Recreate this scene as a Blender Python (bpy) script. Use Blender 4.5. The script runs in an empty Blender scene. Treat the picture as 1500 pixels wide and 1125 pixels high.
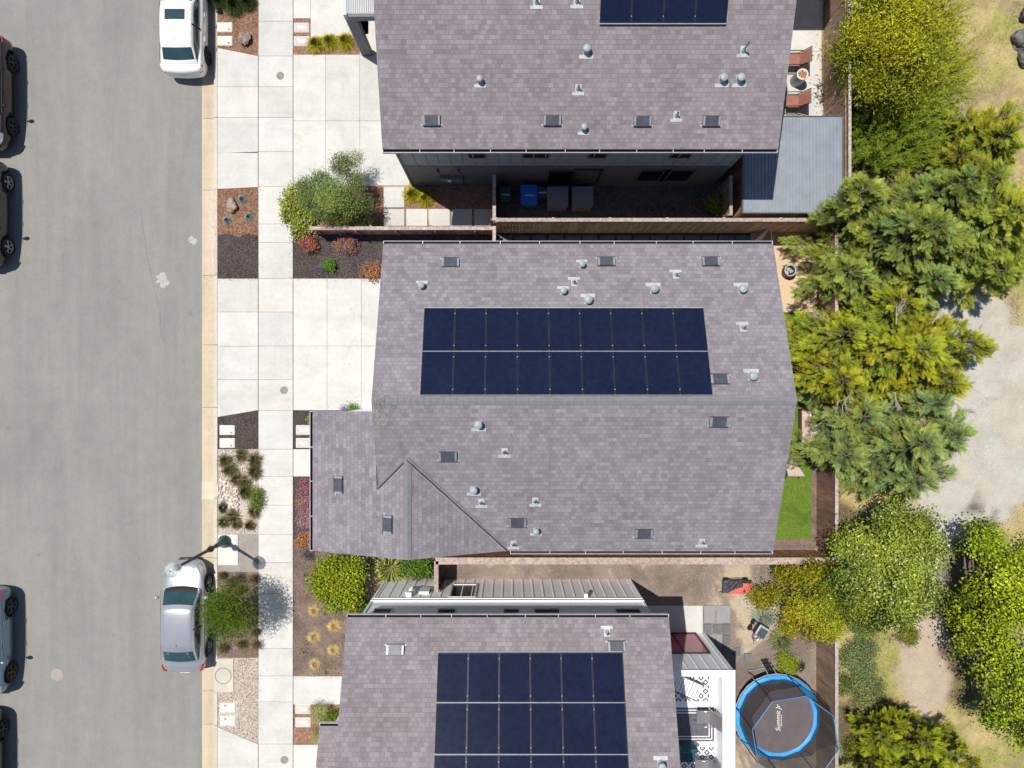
import bpy, bmesh, math, random
import numpy as np
from mathutils import Vector, Matrix, noise as mnoise
random.seed(7); rng = np.random.default_rng(7)
sc = bpy.context.scene; COL = sc.collection
F = 1040.0; H = F/35.0
PI = math.pi
SUNX, SUNY = .32, -.20            # shadow drift per metre of height

# ---------------------------------------------------------------- placing
def W(px, py, z=0.0):
    s = F/(H-z); return ((px-750)/s, (562.5-py)/s, z)
class Plane:                        # z = a + bx X + by Y
    def __init__(s, a, bx, by): s.a, s.bx, s.by = a, bx, by
    def z(s, x, y): return s.a + s.bx*x + s.by*y
    def at(s, px, py, lift=0.0):
        qx, qy = (px-750)/F, (562.5-py)/F
        t = (H-s.a-lift)/(1+s.bx*qx+s.by*qy)
        return Vector((qx*t, qy*t, H-t))
    def frame(s):                   # columns: across, up slope, normal
        n = Vector((-s.bx, -s.by, 1)).normalized()
        up = Vector((s.bx, s.by, s.bx**2+s.by**2)).normalized()
        return Matrix((up.cross(n), up, n)).transposed()
def wallpt(px, py, yw):
    s = (562.5-py)/yw; return (px-750)/s, H-F/s

# ---------------------------------------------------------------- objects
def wloc(o):
    v = Vector((0,0,0))
    while o is not None: v += o.location; o = o.parent
    return v
def tag(o, label=None, cat=None, group=None, kind=None):
    if label: o['label'] = label
    if cat: o['category'] = cat
    if group: o['group'] = group
    if kind: o['kind'] = kind
    return o
def empty(name, loc, label=None, cat=None, group=None, rz=0):
    o = bpy.data.objects.new(name, None); COL.objects.link(o)
    o.location = loc; o.rotation_euler = (0,0,rz); o.empty_display_size = .2
    return tag(o, label, cat, group)
def finish(name, me, m, parent):
    for k in (m if isinstance(m, (list, tuple)) else [m]): me.materials.append(k)
    o = bpy.data.objects.new(name, me); COL.objects.link(o)
    if parent is not None: o.parent = parent
    return o
def copy_tree(o, parent=None):
    c = o.copy(); COL.objects.link(c); c.parent = parent
    for ch in [k for k in bpy.data.objects if k.parent == o]: copy_tree(ch, c)
    return c

class MB:
    def __init__(s): s.v=[]; s.f=[]; s.m=[]; s.uv=[]; s.sm=[]; s.c=[]
    def face(s, pts, m=0, uv=None, sm=False, col=None):
        b = len(s.v); s.v += [tuple(p) for p in pts]; s.f.append(tuple(range(b, b+len(pts))))
        s.m.append(m); s.uv.append(uv); s.sm.append(sm); s.c.append(col); return s
    def box(s, x0, x1, y0, y1, z0, z1, m=0, M=None, col=None):
        P = [(x0,y0,z0),(x1,y0,z0),(x1,y1,z0),(x0,y1,z0),(x0,y0,z1),(x1,y0,z1),(x1,y1,z1),(x0,y1,z1)]
        if M is not None: P = [tuple(M @ Vector(p)) for p in P]
        b = len(s.v); s.v += P
        for q in ((3,2,1,0),(4,5,6,7),(0,1,5,4),(1,2,6,5),(2,3,7,6),(3,0,4,7)):
            s.f.append(tuple(b+i for i in q)); s.m.append(m); s.uv.append(None); s.sm.append(False); s.c.append(col)
        return s
    def bar(s, p, q, w, h=None, m=0, up=(0,0,1), col=None):
        p, q = Vector(p), Vector(q); h = w if h is None else h
        d = q-p; L = d.length
        if L < 1e-6: return s
        d.normalize(); u = Vector(up)
        if abs(d.dot(u)) > .98: u = Vector((0,1,0))
        x = d.cross(u).normalized(); z = x.cross(d)
        M = Matrix((x, d, z)).transposed().to_4x4(); M.translation = p
        return s.box(-w/2, w/2, 0, L, -h/2, h/2, m, M, col)
    def grid(s, rows, closed=True, m=0, sm=True, col=None):
        b = len(s.v); n = len(rows[0])
        for r in rows: s.v += [tuple(p) for p in r]
        for i in range(len(rows)-1):
            for j in range(n if closed else n-1):
                k = (j+1) % n
                s.f.append((b+i*n+j, b+i*n+k, b+(i+1)*n+k, b+(i+1)*n+j))
                s.m.append(m); s.uv.append(None); s.sm.append(sm); s.c.append(col)
        return s
    def tube(s, pts, rad, n=8, m=0, cap=True, col=None):
        pts = [Vector(p) for p in pts]
        if not isinstance(rad, (list, tuple)): rad = [rad]*len(pts)
        rows = []
        for i, p in enumerate(pts):
            d = (pts[min(i+1, len(pts)-1)] - pts[max(i-1, 0)]).normalized()
            u = Vector((0,0,1)) if abs(d.z) < .9 else Vector((0,1,0))
            x = d.cross(u).normalized(); y = d.cross(x)
            rows.append([p + (x*math.cos(a)+y*math.sin(a))*rad[i] for a in [2*PI*k/n for k in range(n)]])
        s.grid(rows, True, m, n > 5, col)
        if cap: s.face(rows[0], m, col=col); s.face(rows[-1][::-1], m, col=col)
        return s
    def lathe(s, c, prof, n=20, m=0, M=None, sm=True):
        rows = []
        for r, z in prof:
            row = [Vector((r*math.cos(2*PI*k/n), r*math.sin(2*PI*k/n), z)) for k in range(n)]
            if M is not None: row = [M @ p for p in row]
            rows.append([p+Vector(c) for p in row])
        s.grid(rows, True, m, sm); return s
    def disc(s, c, r, n=20, m=0, M=None):
        pts = [Vector((r*math.cos(2*PI*k/n), r*math.sin(2*PI*k/n), 0)) for k in range(n)]
        if M is not None: pts = [M @ p for p in pts]
        return s.face([p+Vector(c) for p in pts], m)
    def prism(s, poly, z0, z1, m=0, side=None):
        n = len(poly); side = m if side is None else side
        s.face([(x,y,z1) for x,y in poly], m)
        s.face([(x,y,z0) for x,y in poly[::-1]], side)
        for i in range(n):
            a, b = poly[i], poly[(i+1)%n]
            s.face([(a[0],a[1],z0),(b[0],b[1],z0),(b[0],b[1],z1),(a[0],a[1],z1)], side)
        return s
    def blob(s, c, r, seg=8, ring=5, jit=.0, m=0, col=None, flat=False):
        rows = []
        for i in range(ring+1):
            t = PI*i/ring; row = []
            for k in range(seg):
                a = 2*PI*k/seg; j = 1+random.uniform(-jit, jit)
                if i in (0, ring): j = 1
                row.append((c[0]+r[0]*math.sin(t)*math.cos(a)*j, c[1]+r[1]*math.sin(t)*math.sin(a)*j, c[2]+r[2]*math.cos(t)*j))
            rows.append(row[::-1])
        return s.grid(rows, True, m, not flat, col)
    def build(s, name, mat, parent=None, bevel=0, sub=0, weld=False):
        me = bpy.data.meshes.new(name)
        off = wloc(parent) if parent is not None else Vector((0,0,0))
        V = np.array(s.v, dtype=np.float32).reshape(-1,3) - np.array(off, dtype=np.float32)
        me.from_pydata(V.tolist(), [], s.f)
        me.polygons.foreach_set('material_index', s.m)
        me.polygons.foreach_set('use_smooth', s.sm)
        if any(u is not None for u in s.uv):
            L = me.uv_layers.new(name='UVMap'); flat = []
            for f, u in zip(s.f, s.uv): flat += (sum(map(list, u), []) if u is not None else [0.0]*(2*len(f)))
            L.data.foreach_set('uv', flat)
        if any(c is not None for c in s.c):
            A = me.color_attributes.new('Col', 'FLOAT_COLOR', 'CORNER'); flat = []
            for f, c in zip(s.f, s.c): flat += list((*(c or (1,1,1)), 1.0))*len(f)
            A.data.foreach_set('color', flat)
        if bevel or weld:
            bm = bmesh.new(); bm.from_mesh(me); bmesh.ops.remove_doubles(bm, verts=bm.verts, dist=1e-4)
            bmesh.ops.recalc_face_normals(bm, faces=bm.faces); bm.to_mesh(me); bm.free()
        me.update()
        o = finish(name, me, mat, parent)
        if bevel:
            b = o.modifiers.new('b', 'BEVEL'); b.width = bevel; b.segments = 2; b.limit_method = 'ANGLE'
        if sub:
            q = o.modifiers.new('s', 'SUBSURF'); q.levels = q.render_levels = sub
        return o

def quads(name, Q, C, mat, parent=None):      # Q (N,4,3) world, C (N,3)
    Q = np.asarray(Q, dtype=np.float32); n = len(Q)
    off = wloc(parent) if parent is not None else Vector((0,0,0))
    me = bpy.data.meshes.new(name)
    me.vertices.add(n*4); me.vertices.foreach_set('co', (Q-np.array(off, dtype=np.float32)).reshape(-1))
    me.loops.add(n*4); me.loops.foreach_set('vertex_index', np.arange(n*4, dtype=np.int32))
    me.polygons.add(n); me.polygons.foreach_set('loop_start', np.arange(0, n*4, 4, dtype=np.int32))
    try: me.polygons.foreach_set('loop_total', np.full(n, 4, dtype=np.int32))
    except Exception: pass
    A = me.color_attributes.new('Col', 'FLOAT_COLOR', 'CORNER')
    cc = np.ones((n,4,4), dtype=np.float32); cc[:,:,:3] = np.clip(np.asarray(C), 0, 1)[:,None,:]
    A.data.foreach_set('color', cc.reshape(-1)); me.update(calc_edges=True)
    return finish(name, me, mat, parent)

# ---------------------------------------------------------------- materials
def nt(name):
    m = bpy.data.materials.new(name); m.use_nodes = True
    T = m.node_tree; return m, T, T.nodes['Principled BSDF']
def N(T, typ, **kw):
    n = T.nodes.new(typ)
    for k, v in kw.items():
        if k in n.inputs: n.inputs[k].default_value = v
        else: setattr(n, k, v)
    return n
def ramp(T, fac, stops):
    r = T.nodes.new('ShaderNodeValToRGB'); T.links.new(fac, r.inputs[0])
    while len(r.color_ramp.elements) < len(stops): r.color_ramp.elements.new(.5)
    for e, (p, c) in zip(r.color_ramp.elements, stops): e.position = p; e.color = (*c, 1)
    return r.outputs[0]
def mixc(T, fac, a, b, mode='MIX'):
    n = T.nodes.new('ShaderNodeMix'); n.data_type = 'RGBA'; n.blend_type = mode
    for k, v in ((0, fac), (6, a), (7, b)):
        if isinstance(v, bpy.types.NodeSocket): T.links.new(v, n.inputs[k])
        else: n.inputs[k].default_value = v if k == 0 else (*v, 1)
    return n.outputs[2]
def coords(T, kind='Object', scale=(1,1,1), rot=(0,0,0)):
    tc = T.nodes.new('ShaderNodeTexCoord'); mp = T.nodes.new('ShaderNodeMapping')
    mp.inputs['Scale'].default_value = scale; mp.inputs['Rotation'].default_value = rot
    T.links.new(tc.outputs[kind], mp.inputs['Vector']); return mp.outputs[0]
def noise(T, vec, scale, detail=4, rough=.6, dist=0):
    n = N(T, 'ShaderNodeTexNoise', Scale=scale, Detail=detail, Roughness=rough, Distortion=dist)
    T.links.new(vec, n.inputs['Vector']); return n.outputs[0]
def bump(T, p, h, strength, dist=.02):
    b = N(T, 'ShaderNodeBump', Strength=strength, Distance=dist); T.links.new(h, b.inputs['Height'])
    T.links.new(b.outputs[0], p.inputs['Normal'])
def plain(name, col, rough=.6, metal=0, var=.12, scale=6, spec=.5, coat=0, bmp=0):
    m, T, p = nt(name); v = coords(T)
    f = noise(T, v, scale); lo = tuple(c*(1-var*1.6) for c in col); hi = tuple(min(1, c*(1+var*1.6)) for c in col)
    T.links.new(ramp(T, f, [(.3, lo), (.7, hi)]), p.inputs['Base Color'])
    p.inputs['Roughness'].default_value = rough; p.inputs['Metallic'].default_value = metal
    p.inputs['Specular IOR Level'].default_value = spec; p.inputs['Coat Weight'].default_value = coat
    if bmp: bump(T, p, noise(T, v, scale*12), bmp)
    return m
def attr(name, rough=.7, transl=0, nscale=0, spec=.3):
    m, T, p = nt(name); a = N(T, 'ShaderNodeAttribute', attribute_name='Col'); c = a.outputs[0]
    if nscale:
        f = noise(T, coords(T, scale=(1,1,.15)), nscale); c = mixc(T, 1, c, ramp(T, f, [(.3,(.6,.6,.6)),(.7,(1.25,1.22,1.2))]), 'MULTIPLY')
    T.links.new(c, p.inputs['Base Color']); p.inputs['Roughness'].default_value = rough
    p.inputs['Specular IOR Level'].default_value = spec
    if transl:
        t = T.nodes.new('ShaderNodeBsdfTranslucent'); T.links.new(c, t.inputs[0])
        mx = T.nodes.new('ShaderNodeMixShader'); mx.inputs[0].default_value = transl
        T.links.new(p.outputs[0], mx.inputs[1]); T.links.new(t.outputs[0], mx.inputs[2])
        T.links.new(mx.outputs[0], T.nodes['Material Output'].inputs[0])
    return m
def speckled(name, cols, big=.6, fine=60, rough=.9, bmp=.3, stretch=(1,1,1), finew=.5, vor=0, lo=.32, hi=.68):
    """cols: list of ramp colours for large patches, multiplied by fine grain"""
    m, T, p = nt(name); v = coords(T, scale=stretch)
    n = len(cols); c = ramp(T, noise(T, v, big, 5, .65, .4), [(lo+(hi-lo)*i/(n-1), k) for i, k in enumerate(cols)])
    v2 = coords(T); f = noise(T, v2, fine, 3, .7)
    g = ramp(T, f, [(.3, (1-finew,)*3), (.7, (1+finew,)*3)])
    c = mixc(T, 1, c, g, 'MULTIPLY'); h = f
    if vor:
        vo = N(T, 'ShaderNodeTexVoronoi', Scale=vor); T.links.new(v2, vo.inputs['Vector'])
        b = ramp(T, vo.outputs['Color'], [(.1, (.66,)*3), (.9, (1.4,)*3)])
        c = mixc(T, 1, c, b, 'MULTIPLY'); h = vo.outputs['Distance']
    T.links.new(c, p.inputs['Base Color']); p.inputs['Roughness'].default_value = rough
    p.inputs['Specular IOR Level'].default_value = .2
    if bmp: bump(T, p, h, bmp, .015)
    return m
def asphalt_mat():
    m, T, p = nt('asphalt'); v = coords(T)
    big = noise(T, coords(T, scale=(1.4,.5,1)), .28, 6, .62, .6)
    c = ramp(T, big, [(.3,(.218,.213,.200)),(.5,(.245,.240,.225)),(.72,(.272,.265,.247))])
    st = noise(T, coords(T, scale=(3.0,.16,1)), 1.0, 5, .6)
    c = mixc(T, 1, c, ramp(T, st, [(.3,(.95,.95,.95)),(.7,(1.05,1.045,1.04))]), 'MULTIPLY')
    fi = noise(T, v, 55, 3, .8)
    c = mixc(T, 1, c, ramp(T, fi, [(.3,(.87,.87,.87)),(.7,(1.12,1.12,1.12))]), 'MULTIPLY')
    sp = N(T, 'ShaderNodeTexVoronoi', Scale=1.3); T.links.new(v, sp.inputs['Vector'])
    c = mixc(T, ramp(T, sp.outputs['Distance'], [(.012,(.8,.8,.8)),(.035,(0,0,0))]), c, (.42,.41,.38))
    dr = N(T, 'ShaderNodeTexVoronoi', Scale=.55); T.links.new(v, dr.inputs['Vector'])
    c = mixc(T, ramp(T, dr.outputs['Distance'], [(.02,(.5,.5,.5)),(.07,(0,0,0))]), c, (.13,.125,.12))
    ag = N(T, 'ShaderNodeTexVoronoi', Scale=38); T.links.new(v, ag.inputs['Vector'])
    c = mixc(T, 1, c, ramp(T, ag.outputs['Color'], [(.1,(.92,.92,.92)),(.9,(1.08,1.08,1.08))]), 'MULTIPLY')
    me = noise(T, v, 1.7, 5, .7, .3)
    c = mixc(T, 1, c, ramp(T, me, [(.35,(.95,.955,.96)),(.65,(1.045,1.04,1.03))]), 'MULTIPLY')
    T.links.new(c, p.inputs['Base Color']); p.inputs['Roughness'].default_value = .92; p.inputs['Specular IOR Level'].default_value = .2
    bump(T, p, fi, .35, .006); return m
def concrete(name, base, tint=(1,1,1), streak=(1,1,1), amt=.10):
    m, T, p = nt(name); v = coords(T)
    c0 = tuple(b*(1-amt) for b in base); c1 = tuple(min(.95, b*(1+amt*.5)) for b in base)
    c = ramp(T, noise(T, coords(T, scale=streak), .8, 6, .65, .5), [(.3, c0), (.65, c1)])
    c = mixc(T, 1, c, ramp(T, noise(T, v, 7, 5, .75), [(.3,(.93,.925,.91)),(.7,(1.04,1.04,1.04))]), 'MULTIPLY')
    c = mixc(T, 1, c, ramp(T, noise(T, v, 45, 3, .7), [(.3,(.94,.94,.94)),(.7,(1.04,1.04,1.04))]), 'MULTIPLY')
    c = mixc(T, 1, c, ramp(T, noise(T, coords(T, scale=(.22,2.6,1)), 1.0, 5, .65), [(.3,(.955,.95,.94)),(.6,(1.02,1.02,1.02))]), 'MULTIPLY')
    dr = N(T, 'ShaderNodeTexVoronoi', Scale=.9); T.links.new(v, dr.inputs['Vector'])
    c = mixc(T, ramp(T, dr.outputs['Distance'], [(.015,(.25,.25,.25)),(.06,(0,0,0))]), c, tuple(.55*q for q in base))
    a = N(T, 'ShaderNodeAttribute', attribute_name='Col')
    c = mixc(T, 1, c, a.outputs[0], 'MULTIPLY')
    T.links.new(c, p.inputs['Base Color']); p.inputs['Roughness'].default_value = .85; p.inputs['Specular IOR Level'].default_value = .25
    bump(T, p, noise(T, v, 60), .12, .004); return m
def shingle_mat():
    m, T, p = nt('asphalt_shingles'); uv = coords(T, 'UV')
    def brick(w, off, c1, c2, mort):
        b = N(T, 'ShaderNodeTexBrick', Scale=1.0, offset=off, offset_frequency=2)
        b.inputs['Color1'].default_value = (*c1,1); b.inputs['Color2'].default_value = (*c2,1)
        b.inputs['Mortar'].default_value = (*mort,1); b.inputs['Mortar Size'].default_value = .005
        b.inputs['Mortar Smooth'].default_value = .3
        b.inputs['Brick Width'].default_value = w; b.inputs['Row Height'].default_value = .142
        T.links.new(uv, b.inputs['Vector']); return b
    a = brick(.172, .43, (.272,.246,.253), (.202,.178,.186), (.145,.127,.133))
    b = brick(.33, .37, (1.07,1.07,1.08), (.93,.925,.93), (1,1,1)); b.inputs['Mortar Size'].default_value = 0
    c = mixc(T, 1, a.outputs[0], b.outputs[0], 'MULTIPLY')
    v = coords(T); g = noise(T, v, 90, 2, .8)
    c = mixc(T, 1, c, ramp(T, g, [(.3,(.78,.78,.79)),(.7,(1.2,1.2,1.2))]), 'MULTIPLY')
    w = noise(T, coords(T, scale=(1,1,1)), .5, 5, .6)
    c = mixc(T, 1, c, ramp(T, w, [(.3,(.92,.90,.89)),(.7,(1.07,1.07,1.09))]), 'MULTIPLY')
    st = noise(T, coords(T, 'UV', scale=(2.2,.14,1)), 1.0, 5, .65)
    c = mixc(T, 1, c, ramp(T, st, [(.3,(.93,.93,.925)),(.7,(1.07,1.07,1.075))]), 'MULTIPLY')
    oi = N(T, 'ShaderNodeAttribute', attribute_name='tint', attribute_type='OBJECT')
    c = mixc(T, oi.outputs['Fac'], c, mixc(T, 1, c, (.965,.995,1.03), 'MULTIPLY'))
    T.links.new(c, p.inputs['Base Color']); p.inputs['Roughness'].default_value = .9; p.inputs['Specular IOR Level'].default_value = .25
    # each course lifts towards its lower edge
    sx = N(T, 'ShaderNodeSeparateXYZ'); T.links.new(uv, sx.inputs[0])
    md = N(T, 'ShaderNodeMath', operation='FRACT'); dv = N(T, 'ShaderNodeMath', operation='DIVIDE'); dv.inputs[1].default_value = .142
    T.links.new(sx.outputs[1], dv.inputs[0]); T.links.new(dv.outputs[0], md.inputs[0])
    iv = N(T, 'ShaderNodeMath', operation='SUBTRACT'); iv.inputs[0].default_value = 1; T.links.new(md.outputs[0], iv.inputs[1])
    ad = N(T, 'ShaderNodeMath', operation='ADD'); T.links.new(iv.outputs[0], ad.inputs[0]); T.links.new(g, ad.inputs[1])
    bump(T, p, ad.outputs[0], .40, .010); return m
def panel_mat():
    m, T, p = nt('solar_cells'); uv = coords(T, 'UV')
    b = N(T, 'ShaderNodeTexBrick', Scale=1.0, offset=0.0)
    b.inputs['Color1'].default_value = (.007,.011,.030,1); b.inputs['Color2'].default_value = (.009,.014,.038,1); b.inputs['Mortar'].default_value = (.006,.010,.028,1)
    b.inputs['Mortar Size'].default_value = .004; b.inputs['Brick Width'].default_value = .1245; b.inputs['Row Height'].default_value = .1245
    T.links.new(uv, b.inputs['Vector'])
    c = mixc(T, 1, b.outputs[0], ramp(T, noise(T, coords(T), .9, 5), [(.3,(.85,.85,.85)),(.7,(1.2,1.15,1.1))]), 'MULTIPLY')
    T.links.new(c, p.inputs['Base Color']); p.inputs['Roughness'].default_value = .16; p.inputs['Specular IOR Level'].default_value = .42
    d = ramp(T, noise(T, coords(T), 5, 6, .75), [(.35,(.10,)*3),(.75,(.15,)*3)]); T.links.new(d, p.inputs['Roughness']); return m
def glassy(name, col, rough=.05, spec=.8):
    m, T, p = nt(name)
    T.links.new(ramp(T, noise(T, coords(T), 1.3, 3), [(.3, tuple(c*.7 for c in col)), (.7, tuple(c*1.3 for c in col))]), p.inputs['Base Color'])
    p.inputs['Roughness'].default_value = rough; p.inputs['Specular IOR Level'].default_value = spec; return m
def net_mat(name, col, dens):
    m, T, p = nt(name); p.inputs['Base Color'].default_value = (*col,1); p.inputs['Roughness'].default_value = .9
    f = noise(T, coords(T), 3); f2 = N(T, 'ShaderNodeMapRange'); T.links.new(f, f2.inputs[0])
    f2.inputs[3].default_value = dens-.05; f2.inputs[4].default_value = dens+.05
    t = T.nodes.new('ShaderNodeBsdfTransparent'); mx = T.nodes.new('ShaderNodeMixShader')
    T.links.new(f2.outputs[0], mx.inputs[0]); T.links.new(t.outputs[0], mx.inputs[1]); T.links.new(p.outputs[0], mx.inputs[2])
    T.links.new(mx.outputs[0], T.nodes['Material Output'].inputs[0]); return m
def checker_rug(name):
    """concentric diamonds, dark on white"""
    m, T, p = nt(name); v = coords(T)
    sx = N(T, 'ShaderNodeSeparateXYZ'); T.links.new(v, sx.inputs[0])
    def M(op, a, b=None):
        n = N(T, 'ShaderNodeMath', operation=op)
        for i, q in enumerate((a, b)):
            if q is None: continue
            if isinstance(q, (int, float)): n.inputs[i].default_value = q
            else: T.links.new(q, n.inputs[i])
        return n.outputs[0]
    fx = M('ABSOLUTE', M('SUBTRACT', M('FRACT', M('DIVIDE', sx.outputs[0], .34)), .5))
    fy = M('ABSOLUTE', M('SUBTRACT', M('FRACT', M('DIVIDE', sx.outputs[1], .34)), .5))
    d = M('FRACT', M('ADD', M('MULTIPLY', M('ADD', fx, fy), 2.0), .3))
    T.links.new(ramp(T, d, [(.60,(.74,.74,.74)),(.64,(.06,.06,.07))]), p.inputs['Base Color'])
    p.inputs['Roughness'].default_value = .95; return m
MT = {}
MT['asphalt'] = asphalt_mat()
MT['conc'] = concrete('concrete_slab', (.585,.57,.535), amt=.13)
MT['gutter'] = concrete('gutter_concrete', (.54,.465,.355), streak=(3,.35,1), amt=.14)
MT['kerb'] = concrete('kerb_concrete', (.54,.505,.44), streak=(3,.5,1))
MT['conc_grey'] = concrete('grey_concrete', (.36,.34,.31), amt=.15)
MT['patio'] = concrete('tan_patio', (.60,.45,.29), amt=.08)
MT['paver'] = concrete('dark_paver', (.16,.16,.172), amt=.2)
MT['paverspk'] = speckled('pebbled_paver', [(.24,.23,.235),(.33,.315,.315)], fine=40, finew=.45)
MT['shingle'] = shingle_mat()
MT['ridge'] = speckled('ridge_shingle', [(.165,.165,.18),(.205,.20,.212)], big=3, fine=80, finew=.35)
MT['cells'] = panel_mat()
MT['mulch'] = speckled('dark_bark_mulch', [(.050,.040,.038),(.085,.068,.064)], big=1.2, fine=30, finew=.7, vor=26, bmp=.8)
MT['mulchbr'] = speckled('brown_bark_mulch', [(.16,.085,.055),(.26,.155,.10),(.20,.11,.07)], big=1.5, fine=30, finew=.6, vor=24, bmp=.8)
MT['soil'] = speckled('brown_soil', [(.17,.138,.115),(.215,.175,.145),(.25,.20,.162),(.44,.365,.265)], big=.38, fine=30, finew=.25, bmp=.5, lo=.40, hi=.60)
MT['bedsoil'] = speckled('weedy_mulch', [(.12,.09,.078),(.17,.125,.105),(.25,.19,.13)], big=1.1, fine=32, finew=.45, bmp=.6)
MT['gravelbed'] = speckled('fine_gravel', [(.40,.345,.285),(.49,.43,.365)], big=2, fine=45, finew=.35, vor=26, bmp=.6)
MT['dgdirt'] = speckled('decomposed_granite', [(.26,.235,.21),(.33,.30,.265)], big=2, fine=50, finew=.3)
MT['lawn'] = speckled('artificial_turf', [(.075,.14,.018),(.14,.20,.03),(.10,.18,.02)], big=1.2, fine=40, finew=.45, bmp=.6)
MT['gravelpath'] = speckled('grey_gravel', [(.38,.37,.34),(.46,.445,.41),(.53,.51,.465)], big=.5, fine=40, finew=.28, bmp=.4)
MT['wood'] = attr('weathered_fence_wood', .8, nscale=9)
MT['leaf'] = attr('foliage', .65, .18, spec=.06)
MT['leafdull'] = attr('dry_foliage', .85, .12, spec=.05)
MT['stone'] = attr('stones', .8)
MT['bark'] = plain('bark', (.17,.135,.105), .9, var=.3, scale=9, bmp=.5)
MT['deadwood'] = plain('dead_twigs', (.42,.37,.31), .9, var=.15)
MT['white'] = plain('white_trim', (.74,.74,.75), .45, var=.03, scale=2)
MT['sidingw'] = plain('white_siding', (.93,.93,.945), .6, var=.02, scale=3)
MT['sidingl'] = plain('light_grey_siding', (.31,.33,.365), .6, var=.06, scale=3)
MT['sidingd'] = plain('blue_grey_siding', (.12,.13,.155), .6, var=.08, scale=3)
MT['black'] = plain('black_plastic', (.013,.013,.015), .5, var=.2)
MT['dark'] = plain('dark_metal', (.035,.037,.04), .4, .3, var=.15)
MT['darkgap'] = plain('gutter_inside', (.012,.011,.014), .7, var=.1)
MT['galv'] = plain('galvanised_metal', (.33,.36,.385), .55, .05, var=.1)
MT['flash'] = plain('flashing', (.47,.48,.49), .5, .15, var=.1)
MT['lead'] = plain('lead_boot', (.42,.44,.46), .5, .2, var=.12)
MT['ventbox'] = plain('dark_roof_vent', (.075,.08,.095), .38, .15, var=.15, scale=4)
MT['ventside'] = plain('roof_vent_side', (.30,.31,.35), .38, .3, var=.1)
MT['winglass'] = glassy('window_glass', (.006,.007,.009), .25, .15)
MT['winlit'] = glassy('window_glass_pale', (.10,.12,.11), .2)
MT['pink'] = glassy('pink_glass', (.42,.07,.12), .15)
MT['metalroof'] = plain('standing_seam_roof', (.255,.285,.315), .42, .15, var=.07, scale=2)
MT['corr'] = plain('corrugated_roof', (.34,.35,.36), .45, .2, var=.06, scale=2)
MT['slate'] = plain('slate_painted_trim', (.085,.11,.13), .5, var=.08)
MT['tyre'] = plain('tyre_rubber', (.012,.012,.012), .85, var=.2)
MT['rim'] = plain('alloy_rim', (.45,.46,.48), .3, .7, var=.08)
MT['rimdk'] = plain('dark_rim', (.09,.09,.095), .35, .6, var=.08)
MT['carglass'] = glassy('car_glass', (.022,.055,.062), .04, .9)
MT['interior'] = plain('car_interior', (.10,.12,.12), .8, var=.2)
MT['red'] = plain('tail_lamp_red', (.55,.02,.03), .25, var=.1, coat=.5)
MT['lens'] = glassy('headlamp_lens', (.26,.27,.29), .1)
MT['gutlip'] = plain('gutter_lip', (.50,.49,.50), .5, var=.08)
MT['chrome'] = plain('chrome', (.6,.6,.62), .15, .9, var=.05)
def paint(name, col, metal=.3, rough=.3): return plain(name, col, rough, metal, var=.02, coat=.8)
MT['terracotta'] = plain('terracotta_sling', (.30,.125,.09), .8, var=.1)

MT['farground'] = speckled('far_ground', [(.24,.20,.14),(.30,.25,.17),(.26,.25,.13)], big=.25, fine=12, finew=.25, lo=.38, hi=.64)
# ================================================================ GROUND
def rect(x0, y0, x1, y1):                    # pixel corners at ground level
    a, b = W(x0, y0), W(x1, y1); return min(a[0],b[0]), max(a[0],b[0]), min(a[1],b[1]), max(a[1],b[1])
def pxpoly(pts): return [W(x, y)[:2] for x, y in pts][::-1]
def sheet(name, polys, z, m, zb=None, label=None):
    b = MB()
    for p in polys: b.prism(pxpoly(p), z-.2 if zb is None else zb, z)
    b.c = [(1,1,1)]*len(b.c)
    return tag(b.build(name, MT[m]), kind='structure')
def R4(x0, y0, x1, y1): return [(x0,y0),(x1,y0),(x1,y1),(x0,y1)]
def slabs(name, cells, z, m, gap=.006, thick=.12):
    b = MB()
    for c in cells:
        k = random.uniform(.93, 1.04); t = random.uniform(-.018, .015); col = (k+t, k, k-t)
        P = pxpoly(c); cx = sum(p[0] for p in P)/len(P); cy = sum(p[1] for p in P)/len(P)
        Q = []
        for x, y in P:
            dx, dy = x-cx, y-cy; Q.append((x-math.copysign(gap, dx), y-math.copysign(gap, dy)))
        n = len(Q)
        b.face([(x,y,z) for x,y in Q], col=col)
        for i in range(n):
            p, q = Q[i], Q[(i+1)%n]; b.face([(p[0],p[1],z-thick),(q[0],q[1],z-thick),(q[0],q[1],z),(p[0],p[1],z)], col=(.75,.74,.72))
    return tag(b.build(name, MT[m]), kind='structure')
b = MB(); b.face([(-250,-250,-.35),(250,-250,-.35),(250,250,-.35),(-250,250,-.35)])
tag(b.build('ground', MT['farground']), kind='structure')
ROADX = W(294, 0)[0]
b = MB(); b.face([(-24.5,-60,-.13),(ROADX+.03,-60,-.13),(ROADX+.03,60,-.13),(-24.5,60,-.13)])
road = tag(b.build('road', MT['asphalt']), kind='structure')
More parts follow.
